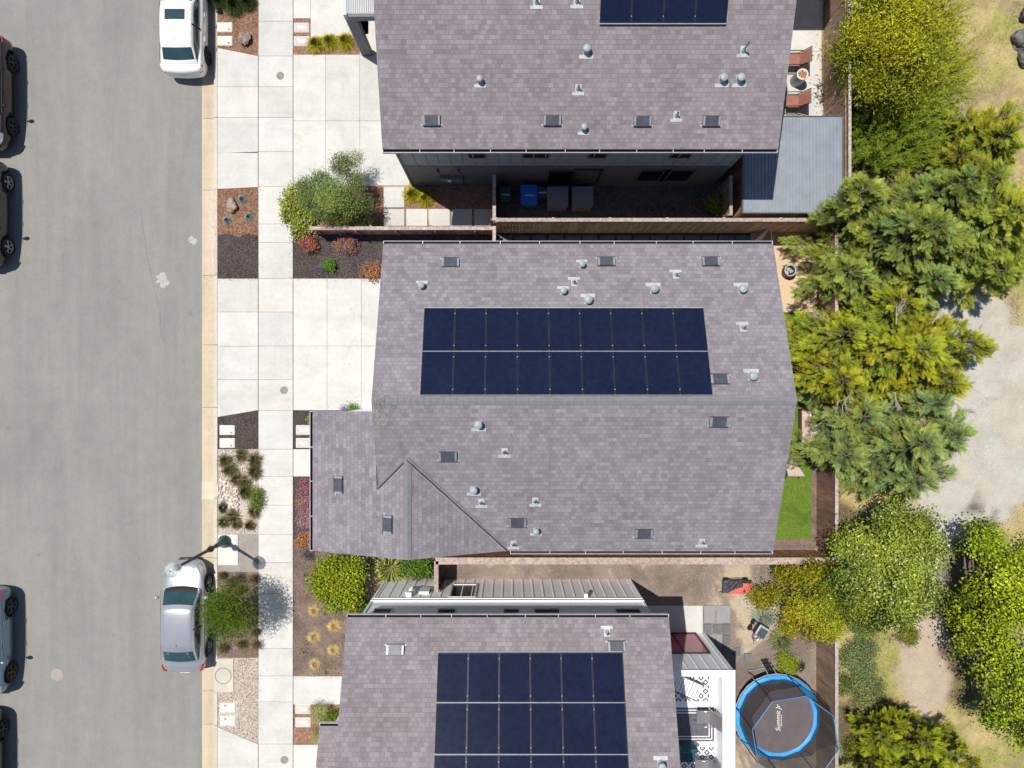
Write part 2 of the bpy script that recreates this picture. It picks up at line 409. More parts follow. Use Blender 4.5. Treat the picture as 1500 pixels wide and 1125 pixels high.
# repair seam, pale smudges and paint mark on the road
def strip(pts, w, z, mat, name, parent, jit=.0, col=None):
    b = MB(); P = [Vector((*W(x,y)[:2], z)) for x, y in pts]
    for a, c in zip(P, P[1:]):
        d = (c-a).normalized(); n = Vector((-d.y, d.x, 0))*w/2
        b.face([a-n, c-n, c+n, a+n], col=col)
    return b.build(name, mat, parent)
MT['crack'] = plain('road_crack', (.165,.16,.15), .95, var=.2)
MT['smudge'] = speckled('road_smudge', [(.33,.32,.30),(.46,.45,.43)], big=6, fine=60, finew=.3)
MT['dust'] = speckled('tan_dust', [(.30,.27,.225),(.35,.31,.25)], big=3, fine=60, finew=.3)
MT['pinkmark'] = speckled('faded_pink_paint', [(.37,.30,.28),(.33,.29,.27)], big=8, fine=60, finew=.2)
strip([(204,312),(209,345),(213,375),(220,405),(227,435),(232,455),(234,490),(240,505)], .010, -.124, MT['crack'], 'crack', road)
def splat(name, px, py, r, z, mat, parent, jit=.35, n=26, sy=1):
    b = MB(); x, y, _ = W(px, py); ph = random.uniform(0, 6)
    rr = [r*(1+jit*mnoise.noise(Vector((math.cos(2*PI*k/n)*1.8, math.sin(2*PI*k/n)*1.8, ph+px)))*1.6) for k in range(n)]
    b.face([(x+rr[k]*math.cos(2*PI*k/n), y+sy*rr[k]*math.sin(2*PI*k/n), z) for k in range(n)]); return b.build(name, mat, parent)
for i, (px, py, r) in enumerate([(236,410,.26),(280,351,.16),(281,354,.1),(240,415,.12)]): splat('pale_stain', px, py, r, -.122+.0015*i, MT['smudge'], road, .6)
splat('faded_paint_mark', 81, 990, .27, -.121, MT['pinkmark'], road, .15)
# gutter pan and kerb
gx0, gx1, kx1 = ROADX, W(313,0)[0], W(318.5,0)[0]
b = MB(); ys = [-30+1.0*i for i in range(0)]
jy = [W(0,p)[1] for p in (-260,-160,-60,40,172,277,403,505,597,715,730,818,905,1014,1063,1150,1250,1400)]
for a, c in zip(jy, jy[1:]):
    k = random.uniform(.93, 1.05); col = (k, k*random.uniform(.97,1.0), k*random.uniform(.93,1.0))
    b.face([(gx0,c+.008,-.128),(gx1,c+.008,-.145),(gx1,a-.008,-.145),(gx0,a-.008,-.128)], col=col)
b.face([(gx0,-40,-.16),(gx1,-40,-.16),(gx1,40,-.16),(gx0,40,-.16)], col=(.3,.28,.25))
tag(b.build('gutter', MT['gutter']), kind='structure')
b = MB()
for a, c in zip(jy, jy[1:]):
    k = random.uniform(.95, 1.04); drop = 0
    b.box(gx1, kx1, c+.006, a-.006, -.3, .0, col=(k,k,k*.98))
tag(b.build('kerb', MT['kerb'], bevel=.02), kind='structure')
# sidewalk
sy = [-150,-100,-60,-18,31,82,127,172,222,273,328,355,408,457,507,556,601,658,698,740,782.6,824,870,911,950,990,1028,1090,1140,1200,1260]
slabs('sidewalk', [R4(378.5,a,429,c) for a, c in zip(sy, sy[1:])], 0, 'conc')
# driveways: apron strip between kerb and sidewalk, then the drive itself
slabs('driveway_apron', [[(318.5,70),(378,82),(378,127),(318.5,127)], R4(318.5,127,378,172), R4(318.5,172,378,224), [(318.5,224),(378,222),(378,274),(318.5,277)]], 0, 'conc')
slabs('driveway_apron', [R4(318.5,408,378,457), R4(318.5,457,378,507), R4(318.5,507,378,556), [(318.5,556),(378,556),(378,601),(318.5,611)]], 0, 'conc')
slabs('driveway_apron', [[(318.5,1065),(378,1090),(378,1160),(318.5,1160)], R4(318.5,1160,378,1220)], 0, 'conc')
ux = [429.5,477,527,600]
slabs('driveway', [R4(a,80,c,177) for a,c in zip(ux,ux[1:])] + [R4(a,177,c,272) for a,c in zip(ux,ux[1:])] +
      [[(455,-60),(540,-60),(540,50),(522,52),(487,54),(455,56)], R4(429.5,-60,455,27), R4(527,-60,600,80)], 0, 'conc')
slabs('driveway', [R4(a,p,c,q) for a,c in zip([429.5,479,529],[479,529,640]) for p,q in ((408,507),(507,601))], 0, 'conc')
slabs('driveway', [R4(429.5,1091,640,1160), R4(429.5,1160,640,1250)], 0, 'conc')
slabs('front_path', [R4(429.5,658,475,698)], 0, 'conc')
slabs('front_path', [R4(429.5,990.5,545,1032)], 0, 'conc')
MT['rust'] = speckled('concrete_stain', [(.42,.36,.29),(.50,.45,.38)], big=5, fine=50, finew=.2)
# side yards and beds (a few cm below the concrete)
sheet('lot_ground', [R4(429,-300,1260,1500)], -.05, 'soil', zb=-.3)
sheet('mulch_bed', [R4(318.5,-150,378,82)], -.03, 'mulchbr', zb=-.3)
sheet('mulch_bed', [[(318.5,277),(378,274),(378,345),(362,341),(350,347),(335,342),(318.5,344)]], -.026, 'mulchbr', zb=-.3)
sheet('mulch_bed', [R4(318.5,335,378,408)], -.034, 'mulch', zb=-.3)
sheet('mulch_bed', [[(318.5,611),(378,601),(378,658),(318.5,658)]], -.03, 'mulch', zb=-.3)
sheet('pebble_bed', [R4(318.5,658,378,783)], -.05, 'gravelbed', zb=-.3)
sheet('planting_strip', [R4(318.5,783,378,845)], -.034, 'dgdirt', zb=-.3)
sheet('planting_strip', [R4(318.5,838,378,964)], -.03, 'bedsoil', zb=-.3)
sheet('gravel_strip', [R4(318.5,964,378,1095)], -.04, 'gravelbed', zb=-.3)
sheet('mulch_bed', [R4(427,27,455,80), [(455,55),(522,51),(527,58),(527,80),(455,80)]], -.028, 'mulchbr', zb=-.3)
sheet('mulch_bed', [R4(429.5,274,562,333), R4(593,274,722,305)], -.03, 'mulchbr', zb=-.3)
sheet('mulch_bed', [R4(429.5,333,722,408)], -.026, 'mulch', zb=-.3)
sheet('mulch_bed', [R4(429.5,601,560,658), R4(429.5,698,560,800)], -.03, 'mulch', zb=-.3)
sheet('planting_bed', [R4(429.5,790,637,990)], -.024, 'bedsoil', zb=-.3)
sheet('mulch_bed', [R4(429.5,1032,560,1091)], -.03, 'mulchbr', zb=-.3)
slabs('stepping_slabs', [R4(562,274,592.5,304)]+[R4(a,306,c,331) for a,c in ((562,592.5),(595,626),(628.5,659),(661.5,691.5),(694.5,721))], .0, 'conc', gap=.004)
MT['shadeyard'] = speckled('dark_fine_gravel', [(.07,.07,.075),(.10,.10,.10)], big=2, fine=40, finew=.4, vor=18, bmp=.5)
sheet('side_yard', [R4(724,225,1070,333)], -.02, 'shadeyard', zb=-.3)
sheet('side_path', [R4(724,333,1100,420)], -.035, 'mulch', zb=-.3)
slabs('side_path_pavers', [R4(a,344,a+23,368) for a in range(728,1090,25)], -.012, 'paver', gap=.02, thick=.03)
slabs('patio', [R4(1060,-80,1206,75), R4(1060,75,1206,172)], 0, 'conc')
sheet('patio', [R4(1100,338,1203,457)], -.012, 'patio', zb=-.3)
sheet('lawn', [R4(1050,457,1188.5,790)], -.01, 'lawn', zb=-.3)
sheet('garden_bed', [R4(1188.5,457,1201,803), R4(1050,790,1188.5,803)], -.02, 'bedsoil', zb=-.3)
slabs('patio', [R4(905,887,1029.5,990)], 0, 'conc', gap=.004)
slabs('patio_pavers', [R4(1031,887,1048,913), R4(1049,887,1070,913), R4(1031,929,1048,947), R4(1049,929,1058,947)], .0, 'paverspk', gap=.01)
slabs('patio_pavers', [R4(1031,914,1042,928), R4(1045,915,1057,928), R4(1058,914,1070,928), R4(1059,930,1070,945), R4(1059,948,1070,960), R4(1074,948,1085,961), R4(1090,957,1102,970)], .0, 'paver', gap=.01)

# wild ground behind the back fences: grid with painted-in cover types; dark litter also paints in tree shade
def fbm(x, y, s, o=4, seed=0): return mnoise.fractal(Vector((x*s, y*s, seed)), 1.0, 2.0, o)
def sstep(a, b, x): t = min(1, max(0, (x-a)/(b-a))); return t*t*(3-2*t)
GP = [[(1378,395),(1440,415),(1500,480),(1640,520),(1640,740),(1510,745),(1455,765),(1405,800),(1398,860),(1392,1000),(1375,1060),(1330,1075),(1322,1000),(1315,920),(1318,830),(1340,760),(1330,640),(1330,480)]]
GPW = [[W(x,y)[:2] for x,y in p] for p in GP]
def pdist(x, y, poly):
    ins = False; d = 1e9; n = len(poly)
    for i in range(n):
        (x1,y1),(x2,y2) = poly[i], poly[(i+1)%n]
        if (y1>y) != (y2>y) and x < (x2-x1)*(y-y1)/(y2-y1)+x1: ins = not ins
        t = max(0, min(1, ((x-x1)*(x2-x1)+(y-y1)*(y2-y1))/((x2-x1)**2+(y2-y1)**2))); d = min(d, math.hypot(x-x1-t*(x2-x1), y-y1-t*(y2-y1)))
    return -d if ins else d
LITTER_SHADE = [(14.2,5.6,3.4,2.9),(17.4,6.4,2.4,2.9),(18,9.2,1.5,1.6),(13.9,1.3,3.0,2.3),(13.9,-2,2.6,2.1),(13.3,-6.3,1.6,1.6),(19.4,-9.5,1.5,4.2),(14.6,-14.2,2.0,1.3),(14.4,12.8,1.6,2.6),(15,10,1.9,1.6)]
def wild():
    X0, X1, Y0, Y1, st = 12.95, 26.5, -19.5, 19.5, .13
    nx, ny = int((X1-X0)/st), int((Y1-Y0)/st)
    V = []; C = []
    straw = Vector((.42,.345,.165)); green = Vector((.27,.28,.075)); dirt = Vector((.27,.20,.14)); grav = Vector((.45,.435,.395)); tan = Vector((.42,.33,.235))
    for j in range(ny+1):
        for i in range(nx+1):
            x, y = X0+i*st, Y0+j*st
            h = .05*fbm(x,y,.5)+.02*fbm(x,y,3,2,5)
            a = sstep(-.15,.35, fbm(x,y,.55,5,3)+ (0.1 if y>8 else -.05)); g = straw.lerp(green, .75*a)
            g = g.lerp(dirt, sstep(.0,.4,fbm(x,y,.8,5,9)) * .6)
            d = pdist(x,y,GPW[0]) + .55*fbm(x,y,.9,5,11)
            k = 1-sstep(-.35,.35,d)
            u = 0
            for (qx,qy,ra,rb) in LITTER_SHADE: u = max(u, 1-sstep(.75,1.15, math.hypot((x-qx)/ra,(y-qy)/rb)+.35*fbm(x,y,1.1,3,40)))
            gr = grav.lerp(tan, sstep(-7.5,-10.5,y)*.7 + .4*sstep(.1,.4,fbm(x,y,.5,3,20)) if y < -6 else .25*sstep(.1,.4,fbm(x,y,.5,3,20)))
            c = g.lerp(gr, k).lerp(Vector((.075,.055,.038)), .85*u); c = c*(1+.22*fbm(x,y,5,3,2)*(1-.6*k)+.12*fbm(x,y,1.2,3,7))  # dark leaf litter under crowns, with their shade painted into it
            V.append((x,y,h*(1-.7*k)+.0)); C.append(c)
    me = bpy.data.meshes.new('field')
    Fc = [(j*(nx+1)+i, j*(nx+1)+i+1, (j+1)*(nx+1)+i+1, (j+1)*(nx+1)+i) for j in range(ny) for i in range(nx)]
    me.from_pydata(V, [], Fc); A = me.color_attributes.new('Col','FLOAT_COLOR','POINT')
    A.data.foreach_set('color', np.array([(c[0],c[1],c[2],1) for c in C], dtype=np.float32).reshape(-1))
    me.polygons.foreach_set('use_smooth', [True]*len(Fc))
    m, T, p = nt('field_ground'); a = N(T,'ShaderNodeAttribute',attribute_name='Col'); v = coords(T)
    c = mixc(T,1,a.outputs[0],ramp(T,noise(T,v,28,4,.8),[(.3,(.60,.58,.55)),(.7,(1.42,1.42,1.38))]),'MULTIPLY')
    T.links.new(c,p.inputs['Base Color']); p.inputs['Roughness'].default_value=.95; p.inputs['Specular IOR Level'].default_value=.15
    bump(T,p,noise(T,v,40,4,.8),.6,.03)
    tag(finish('field', me, m, None), kind='structure')
wild()

# ================================================================ ROOF FURNITURE
def attic_vent(house, pl, px, py, rot=0):
    P = pl.at(px, py); M = pl.frame().to_4x4()
    if rot: M = M @ Matrix.Rotation(rot, 4, 'Z')
    M.translation = P; b = MB()
    b.box(-.36,.36,-.17,-.13,.004,.012,1,M)           # flashing wings
    b.box(-.30,.30,-.16,.17,.003,.03,0,M)
    # low hood: open-sided box with sloped ends
    for s in (-1,1): b.box(min(s*.29,s*.215),max(s*.29,s*.215),-.15,.15,.03,.085,2,M)
    b.box(-.215,.215,-.155,.16,.03,.10,0,M)
    b.box(-.295,.295,-.175,-.155,.02,.09,0,M)
    return b.build('attic_vent', [MT['ventbox'],MT['flash'],MT['ventside']], house, bevel=.008)
def pipe_vent(house, pl, px, py, big=True, tall=.0):
    P = pl.at(px, py); M = pl.frame().to_4x4(); M.translation = P; b = MB()
    if big:
        k = (.9 if big is True else big)*.88
        b.box(-.13*k,.13*k,-.16*k,.16*k,.004,.010,0,M); b.box(-.27*k,.27*k,-.27*k,-.13*k,.006,.013,0,M)
        b.lathe(P+Vector((0,0,0)), [(.15*k,.0),(.10*k,.09),(.075*k,.2)], 16, 1)
        b.lathe(P+Vector((0,0,.16)), [(.10*k,-.03),(.15*k,0),(.155*k,.07),(.13*k,.10),(.0,.115)], 20, 1)
        return b.build('flue_cap', [MT['flash'],MT['galv']], house)
    b.box(-.10,.10,-.12,.14,.004,.010,0,M); b.box(-.20,.20,-.20,-.10,.006,.013,0,M)
    b.lathe(P, [(.085,0),(.055,.08),(.038,.16)], 12, 1)
    t = .26+tall; b.tube([P+Vector((0,0,.05)), P+Vector((0,0,t))], .032, 10, 2, cap=False)
    b.disc(P+Vector((0,0,t-.02)), .026, 10, 3)
    return b.build('vent_pipe', [MT['flash'],MT['lead'],MT['lead'],MT['black']], house)
def gutter(house, p0, p1, out, z, n=9, name='gutter'):
    """trough along p0-p1; out = unit vector away from the house"""
    b = MB(); p0 = Vector((*p0,z)); p1 = Vector((*p1,z)); o = Vector((*out,0)); d = (p1-p0).normalized()
    w = .095; U = Vector((0,0,1))
    def bx(o0,o1,z0,z1,a,c,m):
        P = [p0+d*a+o*o0, p0+d*c+o*o0, p0+d*c+o*o1, p0+d*a+o*o1]
        V = [q+U*z0 for q in P]+[q+U*z1 for q in P]; bb = len(b.v); b.v += [tuple(q) for q in V]
        for q in ((3,2,1,0),(4,5,6,7),(0,1,5,4),(1,2,6,5),(2,3,7,6),(3,0,4,7)):
            b.f.append(tuple(bb+i for i in q)); b.m.append(m); b.uv.append(None); b.sm.append(False); b.c.append(None)
    L = (p1-p0).length
    bx(.012,w,-.125,-.115,0,L,1); bx(w,w+.015,-.128,.0,-.004,L+.004,0); bx(.002,.012,-.12,-.01,0,L,1)
    bx(.012,w,-.125,-.003,-.004,.016,0); bx(.012,w,-.125,-.003,L-.016,L+.004,0)
    for i in range(1,n):
        a = L*i/n+random.uniform(-.12,.12); bx(.012,w,-.012,.002,a-.011,a+.011,0)
    return b.build(name, [MT['gutlip'],MT['darkgap']], house)
def roof_part(house, name, faces, thick=.17, edge='white'):
    """faces: list of (points, u direction) top faces lying on slopes; closed below with fascia on every outer edge"""
    b = MB(); edges = {}
    for pts, pl, u in faces:
        pts = [Vector((x,y,pl.z(x,y))) for x,y in pts]
        fr = pl.frame(); ax = Vector(u); up = fr.col[2].cross(ax.normalized())
        uv = [(p.dot(ax)+50, p.dot(up)+50) for p in pts]
        b.face(pts, 0, uv=uv); b.face([p-Vector((0,0,thick)) for p in pts[::-1]], 1)
        for i in range(len(pts)):
            a, c = pts[i], pts[(i+1)%len(pts)]
            k = tuple(sorted([tuple(round(q,2) for q in a), tuple(round(q,2) for q in c)]))
            edges[k] = None if k in edges else (a, c)
    for e in edges.values():
        if e: a, c = e; t = Vector((0,0,thick)); b.face([a-t, c-t, c, a], 1)
    o = b.build(name, [MT['shingle'], MT[edge]], house); o['tint'] = 1.0 if house is hm else .0; return o
def ridge(house, name, p0, p1, w, lift=.018, m='ridge', drop=.05):
    b = MB(); p0, p1 = Vector(p0), Vector(p1); d = (p1-p0); L = d.length; d.normalize()
    s = d.cross(Vector((0,0,1))).normalized(); n = max(1, int(L/.2))
    for i in range(n):
        a, c = p0+d*(L*i/n), p0+d*(L*(i+1)/n); z0, z1 = lift, lift+.012
        for g in (-1,1):
            b.face([a+Vector((0,0,z0)), c+Vector((0,0,z1)), c+s*g*w/2+Vector((0,0,z1-drop)), a+s*g*w/2+Vector((0,0,z0-drop))][::g])
    return b.build(name, MT[m], house)
def solar(house, pl, x0, x1, ys, ncol, px_top_left, px_top_right, gap=.008, lift=.11):
    """ys: distance-along-slope boundaries given as world Y; x0..x1 world X"""
    w = (x1-x0)/ncol
    for r in range(len(ys)-1):
        for c in range(ncol):
            a, d = x0+c*w+gap, x0+(c+1)*w-gap; ya, yb = sorted((ys[r], ys[r+1])); ya += .012; yb -= .012
            if pl.by < 0: pass
            P = [Vector((x,y,pl.z(x,y)+lift)) for x,y in ((a,ya),(d,ya),(d,yb),(a,yb))]
            n = pl.frame().col[2]; b = MB()
            t = .038
            Q = [p-n*t for p in P]
            for i in range(4): j=(i+1)%4; b.face([Q[i],Q[j],P[j],P[i]],1)
            b.face(Q[::-1],1)
            fw = .012; I = [Vector((x,y,pl.z(x,y)+lift)) for x,y in ((a+fw,ya+fw),(d-fw,ya+fw),(d-fw,yb-fw),(a+fw,yb-fw))]
            for i in range(4): j=(i+1)%4; b.face([P[i],P[j],I[j],I[i]],1)
            sl = math.sqrt(1+pl.by**2); jx, jy = c*7.3, r*3.1
            b.face([p-n*.002 for p in I],0,uv=[(0+jx,0+jy),((d-a-2*fw)+jx,0+jy),((d-a-2*fw)+jx,(yb-ya-2*fw)*sl+jy),(jx,(yb-ya-2*fw)*sl+jy)])
            b.build('solar_panel', [MT['cells'],MT['panelframe']], house)
    b = MB(); fr = pl.frame()
    for r in range(len(ys)-1):
        for f in (.13,.87):
            y = ys[r]+(ys[r+1]-ys[r])*f; M = fr.to_4x4(); M.translation = Vector(((x0+x1)/2,y,pl.z((x0+x1)/2,y)+.045)); b.box(-(x1-x0)/2+.02,(x1-x0)/2-.02,-.02,.02,-.02,.02,0,M)
            for c in range(1,ncol):
                x = x0+c*w; M = fr.to_4x4(); M.translation = Vector((x,y,pl.z(x,y)+lift)); b.box(-.014,.014,-.014,.014,-.04,.010,0,M)
    for y in ys[1:-1]:
        M = fr.to_4x4(); M.translation = Vector(((x0+x1)/2,y,pl.z((x0+x1)/2,y)+.085)); b.box(-(x1-x0)/2,(x1-x0)/2,-.013,.013,-.01,.016,0,M)
    for y in (ys[0],ys[-1]):
        yy = y; M = fr.to_4x4(); M.translation = Vector(((x0+x1)/2,yy,pl.z((x0+x1)/2,yy)+.07)); b.box(-(x1-x0)/2,(x1-x0)/2,-.012,.012,-.02,.035,0,M)
    b.build('panel_rack', MT['galv'], house)
MT['panelframe'] = plain('panel_frame', (.05,.05,.055), .4, .4)
def wall_window(house, yw, face, px0, py0, px1, py1, frame='white', glass='winglass', fw=.05, name='window', mull=0):
    """window on a wall parallel to X at y = yw, facing face (+1 north / -1 south); pixel corners"""
    xa, za = wallpt(px0, py0, yw); xb, zb = wallpt(px1, py1, yw)
    x0, x1, z0, z1 = min(xa,xb), max(xa,xb), min(za,zb), max(za,zb)
    return window_at(house, yw, face, x0, x1, z0, z1, frame, glass, fw, name, mull)
def window_at(house, yw, face, x0, x1, z0, z1, frame='white', glass='winglass', fw=.05, name='window', mull=0):
    f = MB(); a, c = sorted((yw+face*.002, yw+face*.045))
    for (p,q,r,s) in ((x0-fw,x1+fw,z1,z1+fw),(x0-fw,x1+fw,z0-fw,z0),(x0-fw,x0,z0,z1),(x1,x1+fw,z0,z1)): f.box(p,q,a,c,r,s)
    for k in range(mull): xm = x0+(x1-x0)*(k+1)/(mull+1); f.box(xm-.025,xm+.025,a,c,z0,z1)
    w = f.build(name, MT[frame], house)
    g = MB(); y = yw+face*.014; g.box(x0,x1,min(y,y-face*.01),max(y,y-face*.01),z0,z1); g.build('pane', MT[glass], w)
    return w
def siding_wall(b, x0, x1, yw, face, z0, z1, pitch, m=0, mb=1, skip=()):
    a, c = sorted((yw, yw+face*.022)); n = int((x1-x0)/pitch); off = (x1-x0-n*pitch)/2
    for i in range(n+1):
        x = x0+off+i*pitch
        if any(s0 < x < s1 for s0, s1 in skip): continue
        b.box(x-.022,x+.022,a,c,z0,z1,mb)

# ================================================================ MIDDLE HOUSE
midN = Plane(7.651, 0, -.3824); midS = Plane(8.054, 0, .3922)
wst = Plane(5.85+.379*6.7, .379, 0); est = Plane(7.13-.3975*3.32, -.3975, 0)
hm = empty('house', (2.2,-.5,0), 'middle house, grey shingle roof with eighteen solar panels in two rows', 'house')
XW, XE, YN, YR, YS = -4.33, 8.78, 4.71, -.52, -5.62
roof_part(hm, 'roof', [
  ([(XW,YR),(XE,YR),(XE,YN),(XW,YN)], midN, (-1,0,0)),
  ([(XW,YR),(XW,-3.36),(-3.32,-2.35),(-.10,YS),(XE,YS),(XE,YR)], midS, (1,0,0)),
  ], edge='white')
roof_part(hm, 'entry_roof', [
  ([(-6.7,YS+.02),(-3.32,YS+.02),(-3.32,-2.37),(-4.40,-3.45),(-4.40,-.9),(-6.7,-.9)], wst, (0,-1,0)),
  ([(-3.32,YS+.02),(-.14,YS+.02),(-3.32,-2.37)], est, (0,1,0)),
  ], edge='white')
ridge(hm, 'ridge_cap', (XW,YR,7.85), (XE,YR,7.85), .25, drop=.044)
ridge(hm, 'ridge_cap', (-3.32,YS+.03,7.13), (-3.32,-2.2,7.13), .25, drop=.044)
def valley(a, c):
    b = MB(); a, c = Vector(a), Vector(c); s = (c-a).cross(Vector((0,0,1))).normalized()
    for off, w, m, dz in ((-.035,.05,0,.022),(.03,.022,1,.026),(.075,.04,2,.02)):
        p, q = a+s*off, c+s*off; b.face([p-s*w/2+Vector((0,0,dz)), q-s*w/2+Vector((0,0,dz)), q+s*w/2+Vector((0,0,dz)), p+s*w/2+Vector((0,0,dz))])
        b.m[-1] = m
    b.build('valley_flashing', [MT['ridge'],MT['darkgap'],MT['ventside']], hm)
valley((-3.32,-2.40,7.13+.02), (-.16,-5.56,5.88)); valley((-4.33,-3.36,6.75), (-3.36,-2.40,7.12))
gutter(hm, (XW,YN), (XE,YN), (0,1), 5.81, 10)
gutter(hm, (-.05,YS), (XE,YS), (0,-1), 5.81, 7)
gutter(hm, (-6.7,-.92), (-6.7,YS), (-1,0), 5.81, 4)
b = MB(); b.box(-4.0,8.2,-5.27,4.35,-.2,5.72)
b.prism([(-4.0,YR-.02),(8.2,YR-.02),(8.2,YR),(-4.0,YR)],5.7,6.0)
for x0,x1 in ((-3.98,-3.9),(8.1,8.18)):
    b.face([(x0,4.3,5.7),(x0,-5.2,5.7),(x0,YR,7.6)]); b.face([(x1,4.3,5.7),(x1,-5.2,5.7),(x1,YR,7.6)])
b.build('wall', MT['sidingl'], hm)
b = MB(); b.box(-6.35,-4.01,-5.27,-1.05,-.2,5.62); b.build('entry_wall', MT['sidingw'], hm)
def side_window(house, xw, face, y0, y1, z0, z1, fr='white', gl='winglass', name='window'):
    f = MB(); a, c = sorted((xw+face*.002, xw+face*.045)); fw=.06
    for (p,q,r,s) in ((y0-fw,y1+fw,z1,z1+fw),(y0-fw,y1+fw,z0-fw,z0),(y0-fw,y0,z0,z1),(y1,y1+fw,z0,z1)): f.box(a,c,p,q,r,s)
    w = f.build(name, MT[fr], house); g = MB(); x = xw+face*.014; g.box(min(x,x-face*.01),max(x,x-face*.01),y0,y1,z0,z1); g.build('pane', MT[gl], w)
b = MB()
for k in range(5): b.box(-4.055,-4.003,-.5+.003,3.9,.03+k*.46,.03+k*.46+.445)
b.build('garage_door', MT['white'], hm, bevel=.01)
side_window(hm,-6.35,-1,-4.6,-3.2,3.4,4.8); side_window(hm,-6.35,-1,-2.3,-1.5,.1,2.2,name='door'); side_window(hm,8.2,1,-3.9,-1.3,.1,2.3,name='patio_door'); side_window(hm,8.2,1,1.2,2.8,3.4,4.8)
for x,y in ((660,385),(888,384),(1041,384),(1054,556)): attic_vent(hm, midN, x, y, 0)
for x,y in ((1053,617),(656,668),(758,765),(943,781)): attic_vent(hm, midS, x, y)
for x,y in ((497,710),(569,768)): attic_vent(hm, wst, x, y)
for x,y,g in ((618,419,.8),(825,427,.8),(841,414,0),(852,388,.8),(861,440,1.0),(957,424,1.0),(990,403,0),(1086,424,1.0),(1088,480,0),(1101,551,1.0)): pipe_vent(hm, midN, x, y, g)
for x,y,g in ((701,622,.95),(739,662,0),(694,717,.95),(705,736,0),(784,734,0),(785,777,.8),(752,797,0),(1028,794,0)): pipe_vent(hm, midS, x, y, g)
t0, t1 = midN.at(621,451), midN.at(1030,450); t2 = midN.at(620,579)
solar(hm, midN, t0.x+.02, t1.x-.02, [midN.at(621,451,.11).y, midN.at(621,514.5,.11).y, midN.at(621,579,.11).y], 9, None, None)

# ================================================================ UPPER HOUSE
upS = Plane(2.927, 0, .37)
hu = empty('house', (2.3,12.5,0), 'upper house, shingle roof with one solar row at the top edge and grey porch roof', 'house')
YE = 7.90; YRU = 13.9; zr = upS.z(0,YRU); upN = Plane(zr+.37*YRU, 0, -.37)
roof_part(hu, 'roof', [([(-4.36,YE),(8.95,YE),(8.95,YRU),(-4.36,YRU)], upS, (1,0,0)), ([(-4.36,YRU),(8.95,YRU),(8.95,19.9),(-4.36,19.9)], upN, (-1,0,0))], edge='white')
ridge(hu, 'ridge_cap', (-4.36,YRU,zr), (8.95,YRU,zr), .25, drop=.044)
gutter(hu, (-4.36,YE), (8.95,YE), (0,-1), 5.81, 11)
b = MB(); b.box(-4.15,8.35,8.29,19.4,-.2,2.72,0); b.box(-4.15,8.35,8.285,19.4,2.72,5.78,1)
siding_wall(b, -4.15, 8.35, 8.285, -1, 2.76, 5.75, .44, 0, 1)
b.box(-4.18,-4.10,8.25,8.30,-.1,5.7,2); b.box(-4.17,8.37,8.262,8.29,2.66,2.76,2)
b.build('wall', [MT['sidingd'],MT['sidingl'],MT['slate']], hu)
for a,c in ((685,708),(768,805),(868,892),(993,1020)): 
    x0 = (a-750)/42.0; x1 = (c-750)/42.0; window_at(hu, 8.285, -1, x0, x1, 3.82, 5.1, 'slate')
wall_window(hu, 8.29, -1, 845, 248, 872, 268, 'black', 'winlit', .07)
wall_window(hu, 8.29, -1, 805, 249, 835, 271, 'slate', 'winglass', .04, 'door')
wall_window(hu, 8.29, -1, 940, 249, 971, 264, 'slate'); wall_window(hu, 8.29, -1, 975, 249, 1005, 264, 'slate')
b = MB()                       # meters on the side wall
for px,py,w,h in ((651,259,.34,.42),(672,260,.36,.5)):
    x,z = wallpt(px,py,8.29); b.box(x-w/2,x+w/2,8.15,8.288,z-h/2,z+h/2,0)
x,z = wallpt(659,258,8.29); b.lathe((x,8.13,z),[(.09,0),(.09,.06),(0,.08)],14,1,Matrix.Rotation(PI/2,3,'X'))
b.tube([(x-.05,8.2,z-.3),(x-.05,8.2,.1)],.02,8,2); b.tube([(x+.45,8.24,z-.2),(x+.45,8.24,.2)],.03,8,0)
b.build('utility_meter', [MT['sidingd'],MT['white'],MT['red']], hu, bevel=.01)
for px in (641.5,672.0):
    b = MB(); x,z = wallpt(px,248.5,8.29); b.lathe((x,8.2,z),[(.07,0),(.07,.05),(0,.07)],12,0,Matrix.Rotation(PI/2,3,'X')); b.box(x-.06,x+.06,8.2,8.285,z-.06,z+.06,0); b.build('alarm_bell', MT['red'], hu)
# porch: flat grey corrugated roof on a slab pier
b = MB(); px0, px1, py0 = -6.28, -4.37, 13.72
for i in range(26):
    x = px0+.16+(px1-px0-.2)*i/25; b.box(x-.018,x+.018,py0+.08,19.2,3.265,3.30,0)
b.box(px0+.12,px1,py0+.06,19.2,3.2,3.265,0); b.box(px0,px0+.13,py0,19.2,2.98,3.33,1); b.box(px0+.13,px1,py0-.02,py0+.06,2.92,3.24,2)
b.build('porch_roof', [MT['corr'],MT['corr'],MT['slate']], hu)
b = MB(); b.box(px0+.01,px0+.42,13.74,14.0,-.1,2.97,0); b.box(px0+.0,px0+.03,13.73,14.0,-.1,2.96,1); b.build('porch_pier', [MT['sidingd'],MT['corr']], hu)
b = MB(); b.box(8.36,11.1,16.2,19.4,-.2,5.6,0); b.box(8.36,11.4,15.95,19.4,5.6,5.75,1); b.build('rear_wing', [MT['sidingd'],MT['metalroof']], hu)
for x,y in ((632,176),(809,176),(941,177),(1042,177)): attic_vent(hu, upS, x, y)
for x,y,g in ((859,75,.95),(703,119,.8),(847,130,0),(855,189,.8),(1058,117,.95),(1083,117,.95),(991,169,0),(786,3,0),(845,2,0)): pipe_vent(hu, upS, x, y, g)
pipe_vent(hu, upS, 1089, 74, 0, .28)
b0, b1 = upS.at(878,34,.11), upS.at(1064,34,.11)
solar(hu, upS, b0.x, b1.x, [b0.y, b0.y+1.42, b0.y+2.84], 4, None, None)

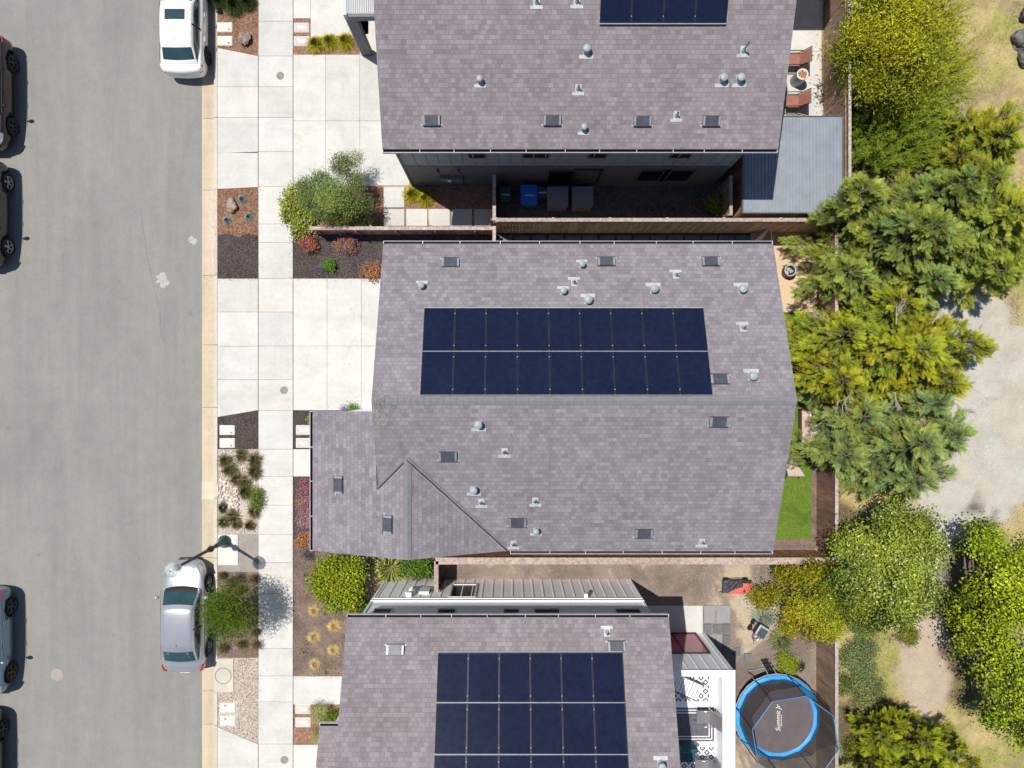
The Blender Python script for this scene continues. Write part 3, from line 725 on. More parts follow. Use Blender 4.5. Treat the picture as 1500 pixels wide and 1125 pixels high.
# ================================================================ LOWER HOUSE
loN = Plane(2.785, 0, -.39)
hl = empty('house', (-.1,-12,0), 'lower house, shingle roof with solar panels over white board and batten walls and a balcony', 'house')
LE = -7.86; LR = -13.9; zl = loN.z(0,LR); loS = Plane(zl-.39*LR, 0, .39)
roof_part(hl, 'roof', [([(-5.56,LR),(5.28,LR),(5.28,LE),(-5.56,LE)], loN, (-1,0,0)), ([(-5.56,-19.9),(5.28,-19.9),(5.28,LR),(-5.56,LR)], loS, (1,0,0))], edge='white')
ridge(hl, 'ridge_cap', (-5.56,LR,zl), (5.28,LR,zl), .25, drop=.044)
gutter(hl, (-5.56,LE), (5.28,LE), (0,1), 5.81, 9)
# lower front wing roof at the left, one storey
lw = Plane(4.6-(-11.9)*.3, 0, .3)
fw = Plane(4.7+.30*12.2, 0, -.3)
xf0, xf1 = (468-750)/41.6, -5.6
roof_part(hl, 'front_roof', [([(xf0,-17.5),(xf1,-17.5),(xf1,-12.05),(xf0,-12.05)], Plane(4.75-.35*12.05,0,-.35), (-1,0,0))], edge='white')
gutter(hl, (xf0,-12.05), (xf1,-12.05), (0,1), 4.71, 1)
b = MB(); b.box(xf0+.3,-5.3,-19,-12.4,-.2,4.5); b.build('front_wall', MT['sidingw'], hl)
b = MB(); yw = -8.2
b.box(-5.3,4.95,-19.4,yw,-.2,5.78,0)
siding_wall(b, -5.3, 4.95, yw, 1, -.05, 2.62, .40, 0, 0)
b.box(-5.33,4.98,yw,yw+.05,2.62,2.70,0); b.box(-5.32,4.97,yw,yw+.03,2.70,2.93,0); b.box(-5.33,4.98,yw,yw+.06,2.93,2.99,0)
for xx in (-5.33,4.90): b.box(xx,xx+.07,yw-.05,yw+.04,-.1,5.7,0)
b.build('wall', MT['sidingw'], hl)
for a,c in ((545,570),(640,665),(738,760),(784,820),(905,941)):
    x0, x1 = (a-750)/41.4, (c-750)/41.4; window_at(hl, yw, 1, x0, x1, 3.92, 5.2, 'white', 'winglass', .05)
w = wall_window(hl, yw, 1, 664, 857.5, 694, 875, 'white', 'winglass', .07)
xa, za = wallpt(602,869,yw); b = MB()
b.box(xa-.17,xa+.17,yw+.003,yw+.14,za-.3,za+.3,0); b.lathe((xa,yw+.22,za+.05),[(.08,0),(.08,.08),(0,.09)],14,0,Matrix.Rotation(PI/2,3,'X')); b.box(xa-.1,xa+.1,yw+.005,yw+.2,za+.5,za+.6,0)
xb, zb = wallpt(622,868,yw); b.box(xb-.2,xb+.2,yw+.004,yw+.11,zb-.35,zb+.25,0)
b.build('utility_meter', [MT['white']], hl, bevel=.01)
xa, za = wallpt(858,877,yw); b = MB(); b.box(xa-.07,xa+.07,yw+.032,yw+.22,za-.09,za+.13); b.build('wall_lamp', MT['white'], hl, bevel=.01)
# rear room with roof balcony
bx1, byn, zd, zp = 8.08, -10.42, 3.0, 3.93
b = MB(); b.box(4.96,bx1,-19.4,byn,-.2,zd,0)
b.box(4.96,bx1,byn-.17,byn,zd,zp-.03,0); b.box(bx1-.42,bx1,-19.4,byn-.17,zd,zp-.03,0)
siding_wall(b, 4.96, bx1, byn, 1, -.05, zp-.05, .40, 0, 0, skip=((5.5,7.8),))
for xx in (5.62,6.02,6.42,6.82,7.22,7.62): b.box(xx-.022,xx+.022,byn,byn+.022,2.42,zp-.05,0)
b.build('rear_wall', [MT['sidingw']], hl)
b = MB(); b.box(4.96,bx1+.03,byn-.2,byn+.03,zp-.03,zp+.012); b.box(bx1-.44,bx1+.03,-19.4,byn-.2,zp-.03,zp+.012); b.box(bx1-.26,bx1-.24,-19.4,byn-.21,zp+.012,zp+.018); b.build('parapet_cap', MT['white'], hl)
b = MB(); b.box(4.97,bx1-.43,-19.3,byn-.18,zd,zd+.015); b.build('balcony_floor', MT['sidingw'], hl)
window_at(hl, byn, 1, 5.75, 7.62, .12, 2.25, 'black', 'pink', .05, 'sliding_door', 1)
attic_vent(hl, loN, 579, 952); attic_vent(hl, loN, 903, 947)
pipe_vent(hl, loN, 889, 926, 0); pipe_vent(hl, loN, 968, 1119, .95)
r0 = loN.at(641,956,.11); r1 = loN.at(912,956,.11); yy = [loN.at(641,p,.11).y for p in (955.5,1029.5,1105.5)]; yy.append(yy[-1]-(yy[1]-yy[2]) if False else yy[-1]-1.45)
solar(hl, loN, r0.x, r1.x, yy, 6, None, None)

# ================================================================ FENCES
def wcol(base=(.30,.205,.145), v=.22):
    k = random.uniform(1-v, 1+v*.9); g = random.uniform(-.03,.03); return (base[0]*k, (base[1]+g*.3)*k, (base[2]+g*.5)*k)
def fence(name, label, p, q, h, boards=(.30,.205,.145), cap=(.40,.33,.30), capw=.14, lattice=0, post_step=2.4, side=1, braces=False, gapb=.006, z0=-.05):
    p, q = Vector((*p,0)), Vector((*q,0)); d = q-p; L = d.length; d.normalize(); s = Vector((-d.y,d.x,0))*side
    root = empty(name, ((p+q)/2), label, 'fence')
    def loc(a, o, z): return p+d*a+s*o+Vector((0,0,z))
    def bx(b, a0, a1, o0, o1, z0_, z1_, col):
        M = Matrix((d, s, Vector((0,0,1)))).transposed().to_4x4(); M.translation = p
        b.box(a0,a1,min(o0,o1),max(o0,o1),z0_,z1_,0,M,col)
    b = MB(); a = 0
    while a < L-.02:
        w = min(random.uniform(.125,.145), L-a); hz = h-.03-lattice
        bx(b, a+gapb/2, a+w-gapb/2, -.009+random.uniform(-.003,.003), .009, z0, hz, wcol(boards)); a += w
    b.build('board_panel', MT['wood'], root)
    b = MB(); n = int(L/.9); a = 0
    while a < L:
        w = min(2.4, L-a); bx(b, a+.003, a+w-.003, -capw/2, capw/2, h-.035, h, wcol(cap,.1)); a += w
    b.build('top_rail', MT['wood'], root)
    b = MB()
    for z in (.25, h*.55-.1, h-.12-lattice): bx(b, .01, L-.01, .012, .05, z, z+.09, wcol(boards,.1))
    if lattice: bx(b, .01, L-.01, -.03, .05, h-.03-lattice, h-lattice+.015, wcol(boards,.1))
    b.build('cross_rail', MT['wood'], root)
    if lattice:
        b = MB(); a = .02
        while a < L-lattice:
            for sg in (0,1):
                M = Matrix((d, s, Vector((0,0,1)))).transposed().to_4x4(); M.translation = p
                A = M @ Vector((a+lattice*sg, .0+.012*sg, h-lattice)); B = M @ Vector((a+lattice*(1-sg), .0+.012*sg, h-.035)); b.bar(A, B, .018, .008, up=s, col=wcol((.34,.235,.16),.15))
            a += .075
        b.build('lattice', MT['wood'], root)
    k = 0
    while k*post_step < L:
        b = MB(); a = min(k*post_step, L-.09); bx(b, a, a+.09, .05 if not lattice else .02, .14 if not lattice else .1, z0, h-.036, wcol(boards,.1)); b.build('post', MT['wood'], root); k += 1
    if braces:
        b = MB()
        for i in range(int(L/1.6)+1):
            a = .25+i*1.6
            if a < L: b.bar(loc(a,-.02,h-.36), loc(a,-.12,h-.04), .07, .05, up=d, col=wcol((.16,.10,.08),.1)); bx(b, a-.04, a+.04, -.07, -.011, .0, h-.1, wcol((.22,.12,.09),.1))
        b.build('brace', MT['wood'], root)
    return root
GREY = (.44,.37,.335); RUST = (.30,.155,.095)
fence('fence', 'long lattice topped wood fence between the upper and middle houses', (-.66,6.33), (12.9,6.33), 2.35, boards=(.60,.40,.24), cap=(.40,.335,.30), lattice=.30, side=1, post_step=2.2)
fence('low_fence', 'low wood fence with flat top rail beside the olive tree', (-8.15,6.27), (-.75,6.27), 1.15, boards=(.34,.20,.15), cap=GREY, capw=.14, braces=True, side=1)
fence('fence', 'short wood cross fence beside the blue recycling bin', (-.70,6.42), (-.70,8.22), 1.85, boards=(.22,.16,.13), cap=GREY, capw=.13, side=1)
fence('fence', 'short wood cross fence stub at the upper wall of the middle house', (-.70,4.4), (-.70,6.2), 1.85, boards=(.22,.16,.13), cap=GREY, capw=.13, side=1)
fence('fence', 'long wood fence between the middle and lower houses', (-3.0,-6.96), (12.70,-6.96), 1.80, boards=(.30,.16,.10), cap=(.42,.345,.30), capw=.27, side=-1)
fence('fence', 'short wood fence stub joining the white board and batten wall', (-2.98,-8.19), (-2.98,-6.96), 1.80, boards=(.24,.15,.12), cap=(.36,.28,.26), capw=.17, side=-1)
fence('fence', 'weathered back fence beside the trampoline', (12.76,-19), (12.76,-7.12), 1.82, boards=(.29,.205,.15), cap=GREY, capw=.13, side=-1)
fence('fence', 'back fence behind the green lawn', (12.76,-6.8), (12.76,6.15), 1.82, boards=(.25,.15,.11), cap=GREY, capw=.13, side=-1)
fence('fence', 'lattice topped back fence behind the two sling chairs', (13.05,6.5), (13.05,19), 2.30, boards=(.30,.205,.15), cap=(.44,.39,.35), capw=.11, lattice=.36, side=-1)
fence('fence', 'short grey wood fence panel beside the metal roofed shed', (8.60,6.62), (8.60,8.2), 1.85, boards=(.24,.18,.15), cap=GREY, capw=.12, side=1)

# shed with a blue-grey seamed metal roof
sh = empty('shed', (10.9,8.5,0), 'lean-to shed with blue grey seamed metal roof in the upper yard', 'shed')
b = MB(); b.box(8.92,12.72,6.62,10.30,2.28,2.34,0); x = 8.98
while x < 12.72: b.box(x-.012,x+.012,6.63,10.29,2.34,2.372,0); x += .131
b.box(8.92,12.72,6.575,6.62,2.20,2.36,1); b.box(8.87,8.92,6.575,10.33,2.22,2.37,1); b.box(12.72,12.77,6.575,10.33,2.22,2.375,1); b.box(8.92,12.72,10.30,10.33,2.2,2.385,1)
b.build('roof', [MT['metalroof'],MT['slate']], sh)
b = MB(); y = 6.75
while y < 10.15: b.box(9.0,9.03,y,y+.125,-.05,2.19,0,None,wcol((.40,.25,.17),.12)); y += .13
x = 9.03
while x < 12.6: b.box(x,x+.125,6.70,6.73,-.05,2.19,0,None,wcol((.34,.22,.15),.12)); x += .13
b.build('wall', MT['wood'], sh)

# ================================================================ STREET FURNITURE
lp = empty('street_lamp', (*W(329,793)[:2],0), 'dark green post top street lamp with clear globe over the silver sedan', 'street lamp')
lx, ly = W(329,793)[:2]
MT['green'] = plain('dark_green_paint', (.012,.075,.062), .35, var=.15, coat=.4)
b = MB(); b.lathe((lx,ly,0), [(.26,0),(.27,.05),(.22,.10),(.20,.28),(.15,.36),(.12,.55),(.10,.75),(.085,.9)], 24)
for k in range(4): a = k*PI/2+.6; b.lathe((lx+.235*math.cos(a), ly+.235*math.sin(a), .05), [(.028,0),(.028,.05),(0,.06)], 8)
b.build('base', MT['green'], lp)
b = MB(); b.tube([(lx,ly,.85),(lx,ly,2.2),(lx,ly,4.15)], [.075,.062,.05], 14); b.lathe((lx,ly,1.35), [(.06,0),(.10,.03),(.115,.10),(.10,.17),(.06,.2)], 18); b.build('pole', MT['dark'], lp)
b = MB(); b.lathe((lx,ly,1.30), [(.07,.0),(.13,.02),(.13,.06),(.07,.08)], 18); b.build('collar', MT['green'], lp)
b = MB(); b.lathe((lx,ly,4.12), [(.05,0),(.12,.03),(.13,.10),(.10,.14)], 18); b.build('lamp_holder', MT['dark'], lp)
gm, T, p = nt('lamp_globe'); p.inputs['Base Color'].default_value = (.62,.66,.66,1); p.inputs['Roughness'].default_value = .12
tr = T.nodes.new('ShaderNodeBsdfTransparent'); mx = T.nodes.new('ShaderNodeMixShader'); mx.inputs[0].default_value = .55
T.links.new(ramp(T, noise(T, coords(T), 5), [(.3,(.50,.54,.54)),(.7,(.66,.7,.7))]), p.inputs['Base Color'])
T.links.new(tr.outputs[0], mx.inputs[1]); T.links.new(p.outputs[0], mx.inputs[2]); T.links.new(mx.outputs[0], T.nodes['Material Output'].inputs[0])
g = MB(); g.lathe((lx,ly,4.48), [(.11,-.22),(.21,-.18),(.27,-.07),(.28,.03),(.25,.14),(.16,.22),(.05,.255),(0,.26)], 26); g.build('globe', gm, lp)
b = MB(); b.lathe((lx,ly,4.26), [(.05,0),(.05,.16),(.03,.22),(0,.23)], 12); b.lathe((lx,ly,4.74),[(.035,0),(.025,.05),(0,.06)],10); b.build('lamp_core', MT['galv'], lp)

MT['boxlid'] = plain('polymer_box_lid', (.62,.585,.54), .7, var=.06, scale=8)
MT['boxlid2'] = plain('aged_box_lid', (.50,.475,.44), .75, var=.08, scale=8)
def lidbox(px, py, label, kind, wpx=23, hpx=15):
    x, y, _ = W(px, py); w, h = wpx/35/2, hpx/35/2
    r = empty('utility_box', (x,y,0), label, 'utility box', 'in-ground utility boxes')
    b = MB(); b.box(x-w,x+w,y-h,y+h,-.2,-.004); b.build('frame', MT['boxlid'], r, bevel=.04)
    b = MB(); w2, h2 = w-.035, h-.035
    b.box(x-w2,x+w2,y-h2,y+h2,-.02,.004)
    b.build('lid', MT['boxlid' if kind=='hole' else 'boxlid2'], r, bevel=.012)
    b = MB()
    if kind == 'hole':
        ky = -.10 if py < 1000 else .10; kx = .18 if py < 1000 else -.1
        b.lathe((x+kx, y+ky, .004), [(.045,0),(.045,.006),(0,.007)], 14); b.build('reader_cap', MT['ventside'], r)
    else:
        b.box(x-.17,x+.17,y-.06,y+.06,.0045,.0085); b.box(x-.06,x+.06,y-.02,y+.02,.009,.011); b.build('lid_panel', MT['boxlid'], r)
spec = [(329,39.5,'upper box with reader cap in the bark strip beside the white sedan','hole'),(329,59.5,'lower box with reader cap in the bark strip beside the white sedan','hole'),
 (441.5,40,'upper box in bark left of the yellow grass clumps','lid'),(441.5,60,'lower box in bark left of the yellow grass clumps','lid'),
 (332.5,630,'upper box with reader cap in dark mulch above the pebble bed','hole'),(332.5,649,'lower box with reader cap in dark mulch above the pebble bed','hole'),
 (444.5,630,'upper box in dark mulch at the front roof of the middle house','lid'),(444.5,649,'lower box in dark mulch at the front roof of the middle house','lid'),
 (333.5,1037,'upper box with reader cap in the fine gravel strip','hole'),(333.5,1056.5,'lower box with reader cap in the fine gravel strip','hole'),
 (443.5,1039,'upper box beside the pale green bush','lid'),(443.5,1058.5,'lower box beside the pale green bush','lid')]
for px,py,l,k in spec: lidbox(px,py,'pale '+l,k)
def cover(px, py, r, label, m, ring=False):
    x, y, _ = W(px,py); t = empty('utility_cover', (x,y,0), label, 'utility cover', 'round covers in the pavement')
    b = MB(); b.lathe((x,y,0), [(r,.001),(r,.006),(r*.86,.009),(0,.009)], 28, sm=False); b.build('rim', MT[m], t)
    b = MB()
    if not ring:
        for k in range(-3,4): w = math.sqrt(max(0,(r*.78)**2-(k*r*.22)**2)); b.box(x-w,x+w,y+k*r*.22-.008,y+k*r*.22+.008,.009,.013)
    else: b.lathe((x,y,.010), [(r*.93,0),(r*.93,.003),(0,.004)], 32, sm=False)
    b.build('lid', MT['covermetal' if not ring else 'boxlid2'], t)
MT['covermetal'] = plain('cast_cover', (.24,.215,.19), .7, var=.25, scale=20)
cover(410.5,111,.165,'small brown iron cover in the sidewalk beside the upper driveway','covermetal')
cover(416,571.5,.165,'small brown iron cover in the sidewalk beside the middle driveway','covermetal')
cover(416.5,1113,.165,'small brown iron cover in the sidewalk beside the lowest driveway','covermetal')
# concrete pads
x0,x1,y0,y1 = rect(319,783,348.5,828)
pd = empty('lamp_pad', ((x0+x1)/2,(y0+y1)/2,0), 'square white concrete pad with lid at the foot of the lamp', 'concrete pad')
b = MB(); b.box(x0,x1,y0,y1,-.2,-.002,col=(1.08,1.08,1.1)); b.build('slab', MT['conc'], pd, bevel=.01)
b = MB(); a0,a1,c0,c1 = rect(323,807,344,822); b.box(a0,a1,c0,c1,-.002,.006); b.build('lid', MT['boxlid'], pd, bevel=.01)
x0,x1,y0,y1 = rect(314.5,965,342,1014)
pd = empty('manhole_pad', ((x0+x1)/2,(y0+y1)/2,0), 'beige concrete pad with round manhole outline beside the gravel strip', 'concrete pad')
b = MB(); b.box(x0,x1,y0,y1,-.2,.002,col=(.9,.87,.8)); b.build('slab', MT['conc'], pd, bevel=.01)
b = MB(); mx_, my_, _ = W(327,990)
for k in range(40):
    a, c = 2*PI*k/40, 2*PI*(k+1)/40
    b.face([(mx_+.315*math.cos(a),my_+.315*math.sin(a),.005),(mx_+.345*math.cos(a),my_+.345*math.sin(a),.005),(mx_+.345*math.cos(c),my_+.345*math.sin(c),.005),(mx_+.315*math.cos(c),my_+.315*math.sin(c),.005)])
b.build('rim', MT['crack'], pd)
# kerb drain notch
x0,x1,y0,y1 = rect(297,706,319,732)
b = MB(); b.box(gx0,gx1,y0,y1,-.2,-.105,col=(1.1,1.15,1.2)); b.box(gx1+.002,kx1+.04,y0+.15,y1-.1,-.1,.006,col=(1.05,1.08,1.1)); tag(b.build('kerb_outlet', MT['gutter']), kind='structure')

# ================================================================ CARS
def make_car(label, L, Wd, Hh, col, metal=.4, rough=.28, rear=(-.40,-.26), front=(.03,.21), nose=1.0, suv=False, rim='rim', group=None, hatch=False, sunroof=False, wb=2.68, darkroof=False, trim='black'):
    r = empty('parked_car', (0,0,0), label, 'car', 'cars parked along the street')
    pm = paint('car_paint', col, metal, rough); zb = .20; hw = Wd/2
    bel = .93 if not suv else 1.05
    # (y/L, half width, shoulder z, centre z)
    S = [(-.500,.60,.60,.62),(-.494,.74,.70,.74),(-.475,.85,.84,.89),(-.44,.91,.94,1.0),(-.38,.955,bel,bel+.09),(-.28,.985,bel,bel+.06),(-.10,1.0,bel-.01,bel+.02),(.10,1.0,bel-.03,bel),
         (.20,.985,bel-.05,bel+.01),(.30,.955,bel-.10,bel-.035),(.37,.915,bel-.16,bel-.10),(.42,.85,bel-.22,bel-.16),(.455,.76,bel-.28,bel-.23),(.482,.63,bel-.34,bel-.32),(.494,.50,bel-.40,bel-.40),(.50,.40,bel-.46,bel-.46)]
    if suv or hatch: S = [(-.500,.80,.72,.75),(-.495,.86,.85,.9),(-.47,.93,bel,bel+.05),(-.42,.97,bel,bel+.06)]+S[5:]
    b = MB(); rows = []
    for t, w, zs, zt in S:
        y = t*L; w = w*hw; lo = zb + (.10 if abs(t) > .485 else 0)
        half = [(0,lo),(w*.80,lo),(w*.955,lo+.07),(w*.995,lo+.22),(w,(lo+zs)/2+.05),(w*.985,zs-.10),(w*.955,zs-.03),(w*.89,zs+.01),(w*.60,zs+(zt-zs)*.75),(w*.2,zt)]
        bow = .09*max(0,(abs(t)-.40)/.10)*(1 if t > 0 else -1)
        ring = [(x,y+bow*(1-(x/max(w,.01))**2)-bow*.9,z) for x,z in half]+[(-x,y+bow*(1-(x/max(w,.01))**2)-bow*.9,z) for x,z in half[::-1] if x > 0]
        rows.append(ring)
    b.grid(rows, True, 0); b.face(rows[0][::-1], 0, sm=True); b.face(rows[-1], 0, sm=True)
    body = b.build('body', [pm, MT['black']], r, weld=True, sub=1)
    # wheel wells cut into the body
    wy = [(-wb/2-.05), (wb/2-.05)]; wr = .335 if not suv else .37
    cut = MB()
    for y in wy:
        for s in (-1,1): cut.lathe((0,0,0), [(0,-.2),(wr+.075,-.2),(wr+.075,.2),(0,.2)], 28, 0, Matrix.Rotation(PI/2,3,'Y'), sm=False); n = 28*4; 
        for k in range(len(cut.v)-2*n, len(cut.v)):
            s = -1 if k < len(cut.v)-n else 1; v = cut.v[k]; cut.v[k] = (v[0]+s*(hw-.03), v[1]+y, v[2]+wr)
    co_ = cut.build('cutter', MT['black'], None, weld=True)
    md = body.modifiers.new('w','BOOLEAN'); md.object = co_; md.solver = 'EXACT'; md.operation = 'DIFFERENCE'
    dg = bpy.context.evaluated_depsgraph_get(); dg.update(); nm = bpy.data.meshes.new_from_object(body.evaluated_get(dg))
    body.modifiers.clear(); body.data = nm; bpy.data.objects.remove(co_)
    # greenhouse
    yr0, yr1, yf1, yf0 = rear[0]*L, rear[1]*L, front[0]*L, front[1]*L
    bw, tw = hw*.90, hw*(.70 if not suv else .76); zt = Hh
    G = [(yr0,bw*.86,bw*.84,bel+.03),(yr0+.05,bw*.90,bw*.83,bel+.085),(yr1-.06,bw*.99,tw*.97,zt-.10),(yr1,bw,tw*.99,zt-.055),(yr1+.10,bw,tw,zt-.03),
         ((yr1+yf1)/2,bw,tw,zt),(yf1-.12,bw,tw,zt-.02),(yf1,bw,tw*.99,zt-.05),(yf1+.07,bw,tw*.98,zt-.10),(yf0-.08,bw*.97,bw*.90,bel+.06),(yf0,bw*.93,bw*.88,bel-.02)]
    b = MB(); rows = []
    for y, w0, w1, z in G:
        q = z-bel
        half = [(w0,bel-.05),(w0-.01,bel+.02),(w1+(w0-w1)*.12+.012,bel+max(.03,q*.86)),(w1-.015,bel+max(.04,q*.97)),(w1*.80,z+.012),(w1*.45,z+.028)]
        bw_ = {yr0:-.10,yr0+.05:-.10,yr1-.06:-.05,yr1:-.05,yf1:.07,yf1+.07:.08,yf0-.08:.15,yf0:.16,yf1-.12:.05}.get(y,0)
        hx = [(x,y+bw_*(1-(x/bw)**2),zz) for x,zz in half]
        rows.append(hx+[(0,y+bw_,z+.035)]+[(-x,yy_,zz) for x,yy_,zz in hx[::-1]])
    for i in range(len(rows)-1):
        nn = len(rows[0])
        for j in range(nn-1):
            jj = min(j, nn-2-j)
            roofseg = 3 <= i <= 6; rearseg = i in (1,2); frontseg = i in (8,)
            if jj == 0: m = 1
            elif jj == 1: m = 0 if (i in (0,9)) else (2 if i not in (5,) or True else 0)
            elif jj == 2: m = 1 if not (i in (1,8) ) else 1
            else: m = 3 if rearseg and i==1 else (0 if i in (0,) else (0 if roofseg or i == 2 else (3 if i == 8 else (0 if i==7 else 4))))
            m = {0:0,1:0,2:1,3:1,4:2}[m]
            b.face([rows[i][j],rows[i+1][j],rows[i+1][j+1],rows[i][j+1]][::1], m, sm=True)
    gh = b.build('cabin', [pm if not darkroof else MT['black'], MT['carglass'], MT['black']], r, weld=True, sub=2)
    # B pillars
    b = MB()
    for s in (-1,1):
        for yy in ((yr1+yf1)/2-.02,): b.bar((s*(bw+.002),yy,bel+.01),(s*(tw+.012),yy,zt-.07),.07,.02,up=(s,0,.2))
    b.build('pillar', MT['black'], r)
    # glass items
    for s in (-1,1):
        b = MB(); b.blob((s*(hw+.11), yf0-.30, bel+.06),(.13,.085,.08),10,6)
        b.bar((s*(hw-.06), yf0-.28, bel),(s*(hw+.08), yf0-.30, bel+.05),.06,.04)
        b.build('mirror', pm, r)
    for y in wy:
        for s in (-1,1):
            w = MB(); R = Matrix.Rotation(PI/2*s,3,'Y')
            w.lathe((s*(hw-.115),y,wr), [(wr*.60,-.10),(wr*.93,-.10),(wr,-.06),(wr,.06),(wr*.95,.095),(wr*.70,.10),(wr*.66,.06)], 28, 0, R)
            wh = w.build('wheel', MT['tyre'], r)
            m = MB(); m.lathe((s*(hw-.115),y,wr), [(wr*.70,.075),(wr*.72,.098),(wr*.65,.09),(wr*.62,.03)], 28, 0, R)
            for k in range(5):
                a = 2*PI*k/5+.3
                for da in (-.13,.13):
                    c_, s_ = math.cos(a+da), math.sin(a+da); c2, s2 = math.cos(a+da*.6), math.sin(a+da*.6)
                    m.bar((s*(hw-.045),y+c2*wr*.12,wr+s2*wr*.12),(s*(hw-.032),y+c_*wr*.66,wr+s_*wr*.66),.035,.02,up=(1,0,0))
            m.lathe((s*(hw-.075),y,wr), [(wr*.17,0),(wr*.17,.04),(0,.045)], 12, 0, R)
            m.build('rim', MT[rim], wh)
            m = MB(); m.disc((s*(hw-.12),y,wr), wr*.64, 20, 0, R); m.build('brake_disc', MT['tyre'], wh)
    for s in (-1,1):   # lamps
        b = MB(); x = s*hw
        P = [(x*.93,.375*L,bel-.17),(x*.84,.425*L,bel-.24),(x*.70,.455*L,bel-.285),(x*.56,.462*L,bel-.27),(x*.66,.425*L,bel-.175),(x*.84,.365*L,bel-.115)]
        P = [(px_*1.005,py_,pz+.035) for px_,py_,pz in P]; b.face(P if s>0 else P[::-1]); b.build('headlight', MT['lens'], r)
        b = MB(); yb = -.472*L
        P = [(x*.965,-.425*L,bel-.05),(x*.96,-.425*L,bel-.17),(x*.90,-.475*L,bel-.24),(x*.80,-.488*L,bel-.22),(x*.80,-.484*L,bel-.13),(x*.90,-.462*L,bel-.07)]
        P = [(a*.985,b_+.012,c_+.012) for a,b_,c_ in P]; b.face(P if s<0 else P[::-1]); q = [(a*.96,b_+.05,c_) for a,b_,c_ in P]
        for i in range(6): j=(i+1)%6; b.face([P[i],P[j],q[j],q[i]])
        b.build('tail_light', MT['red'], r)
    b = MB()
    for s in (-1,1):
        x = s*(hw+.001)
        b.tube([(s*(hw*.955),yf0-.02,bel-.01),(s*(hw*.955),(yf0+yr0)/2,bel+.015),(s*(hw*.93),yr0+.1,bel+.02)], .008, 6)
    b.build('belt_trim', MT['dark'], r)
    b = MB(); b.box(-.20,.20,-.500*L-.006,-.500*L+.012,.60,.68); b.build('number_plate', MT['white'], r, bevel=.005)
    b = MB(); b.bar((-.34*hw,.492*L,bel-.40),(.34*hw,.492*L,bel-.40),.03,.09); b.bar((-.36*hw,.490*L,.36),(.36*hw,.490*L,.36),.05,.12); b.build('grille', MT['black'], r)
    b = MB()
    for s in (-1,1): b.tube([(s*hw*.42,.435*L,bel-.175),(s*hw*.46,.35*L,bel-.095),(s*hw*.50,.235*L,bel-.015)], .006, 5)
    b.tube([(-hw*.74,.222*L,bel-.03),(0,.232*L,bel+.0),(hw*.74,.222*L,bel-.03)], .014, 6)
    b.build('hood_seam', MT['dark'], r)
    b = MB()
    for s in (-1,1): b.tube([(s*.05,yf0+.0,bel+.015),(s*.55,yf0-.14,bel+.09)], .010, 5)
    b.build('wiper', MT['black'], r)
    b = MB()
    for s in (-1,1):
        for yy in (.02*L,-.19*L): b.box(min(s*hw,s*(hw+.025)),max(s*hw,s*(hw+.025)),yy-.09,yy+.09,bel-.14,bel-.11)
    b.build('door_handle', pm, r, bevel=.008)
    b = MB()                      # parcel shelf and seat tops seen through the rear glass
    yy = (yr0*.75+yr1*.25); zz = bel+.085+(zt-.10-bel-.085)*.30+.02
    if not (suv or hatch):
        M = Matrix.Translation((0,(yr0+.05+yr1-.06)/2,(bel+.085+zt-.10)/2+.045)); ang = math.atan2(zt-.10-bel-.085, yr1-.06-yr0-.05)
        M = M @ Matrix.Rotation(ang,4,'X')
        for x0,x1 in ((-.44,-.16),(.16,.44)): b.box(x0,x1,.02,.17,-.003,.004,0,M)
        b.box(-.12,.12,.03,.15,-.003,.004,0,M); b.box(-.5,.5,-.08,-.06,-.004,.003,0,M); b.box(-.09,.09,-.22,-.14,-.006,.002,0,M)
        b.build('rear_window_detail', MT['interior'], r)
    b = MB(); b.bar((0,yr1+.16,zt+.03),(0,yr1+.06,zt+.06),.02,.015); b.build('antenna', MT['dark'], r)
    if sunroof:
        b = MB(); b.box(-.40,.40,yf1-.62,yf1-.20,zt+.012,zt+.030); b.build('sunroof', MT['carglass'], r, bevel=.03)
    return r
def put(r, x, y, rot=0): r.location = (x,y,-.13); r.rotation_euler = (0,0,rot); return r
put(make_car('silver sedan parked under the street lamp and street tree', 4.67, 1.80, 1.44, (.46,.475,.50), .55, .25, (-.385,-.225), (.09,.245)), -13.45, -9.52)
put(make_car('white sedan with sunroof parked at the top of the street', 4.65, 1.80, 1.43, (.80,.80,.79), 0, .3, (-.415,-.275), (.045,.22), sunroof=True, rim='rimdk', hatch=True), -13.50, 15.0)
put(make_car('brown car, uppermost of those cut off by the left edge', 4.7, 1.84, 1.5, (.030,.020,.018), .5, .25, (-.43,-.30), (.03,.21), suv=True, rim='rimdk', wb=2.62), -21.58, 11.95, PI)
put(make_car('black car with bright rims at the left edge below the brown car', 4.5, 1.82, 1.5, (.010,.010,.012), .1, .35, (-.43,-.30), (.03,.21), suv=True, wb=2.67, trim='chrome'), -21.77, 6.98, PI)
put(make_car('light blue car cut off by the left edge', 4.55, 1.84, 1.5, (.16,.25,.32), .5, .25, (-.43,-.30), (.03,.21), suv=True, rim='rimdk', wb=2.72), -21.64, -10.62, PI)
put(make_car('dark car at the bottom left corner of the view', 4.6, 1.8, 1.5, (.030,.026,.020), .5, .25, (-.43,-.30), (.03,.21), suv=True, rim='rimdk', wb=2.7), -21.97, -15.7, PI)

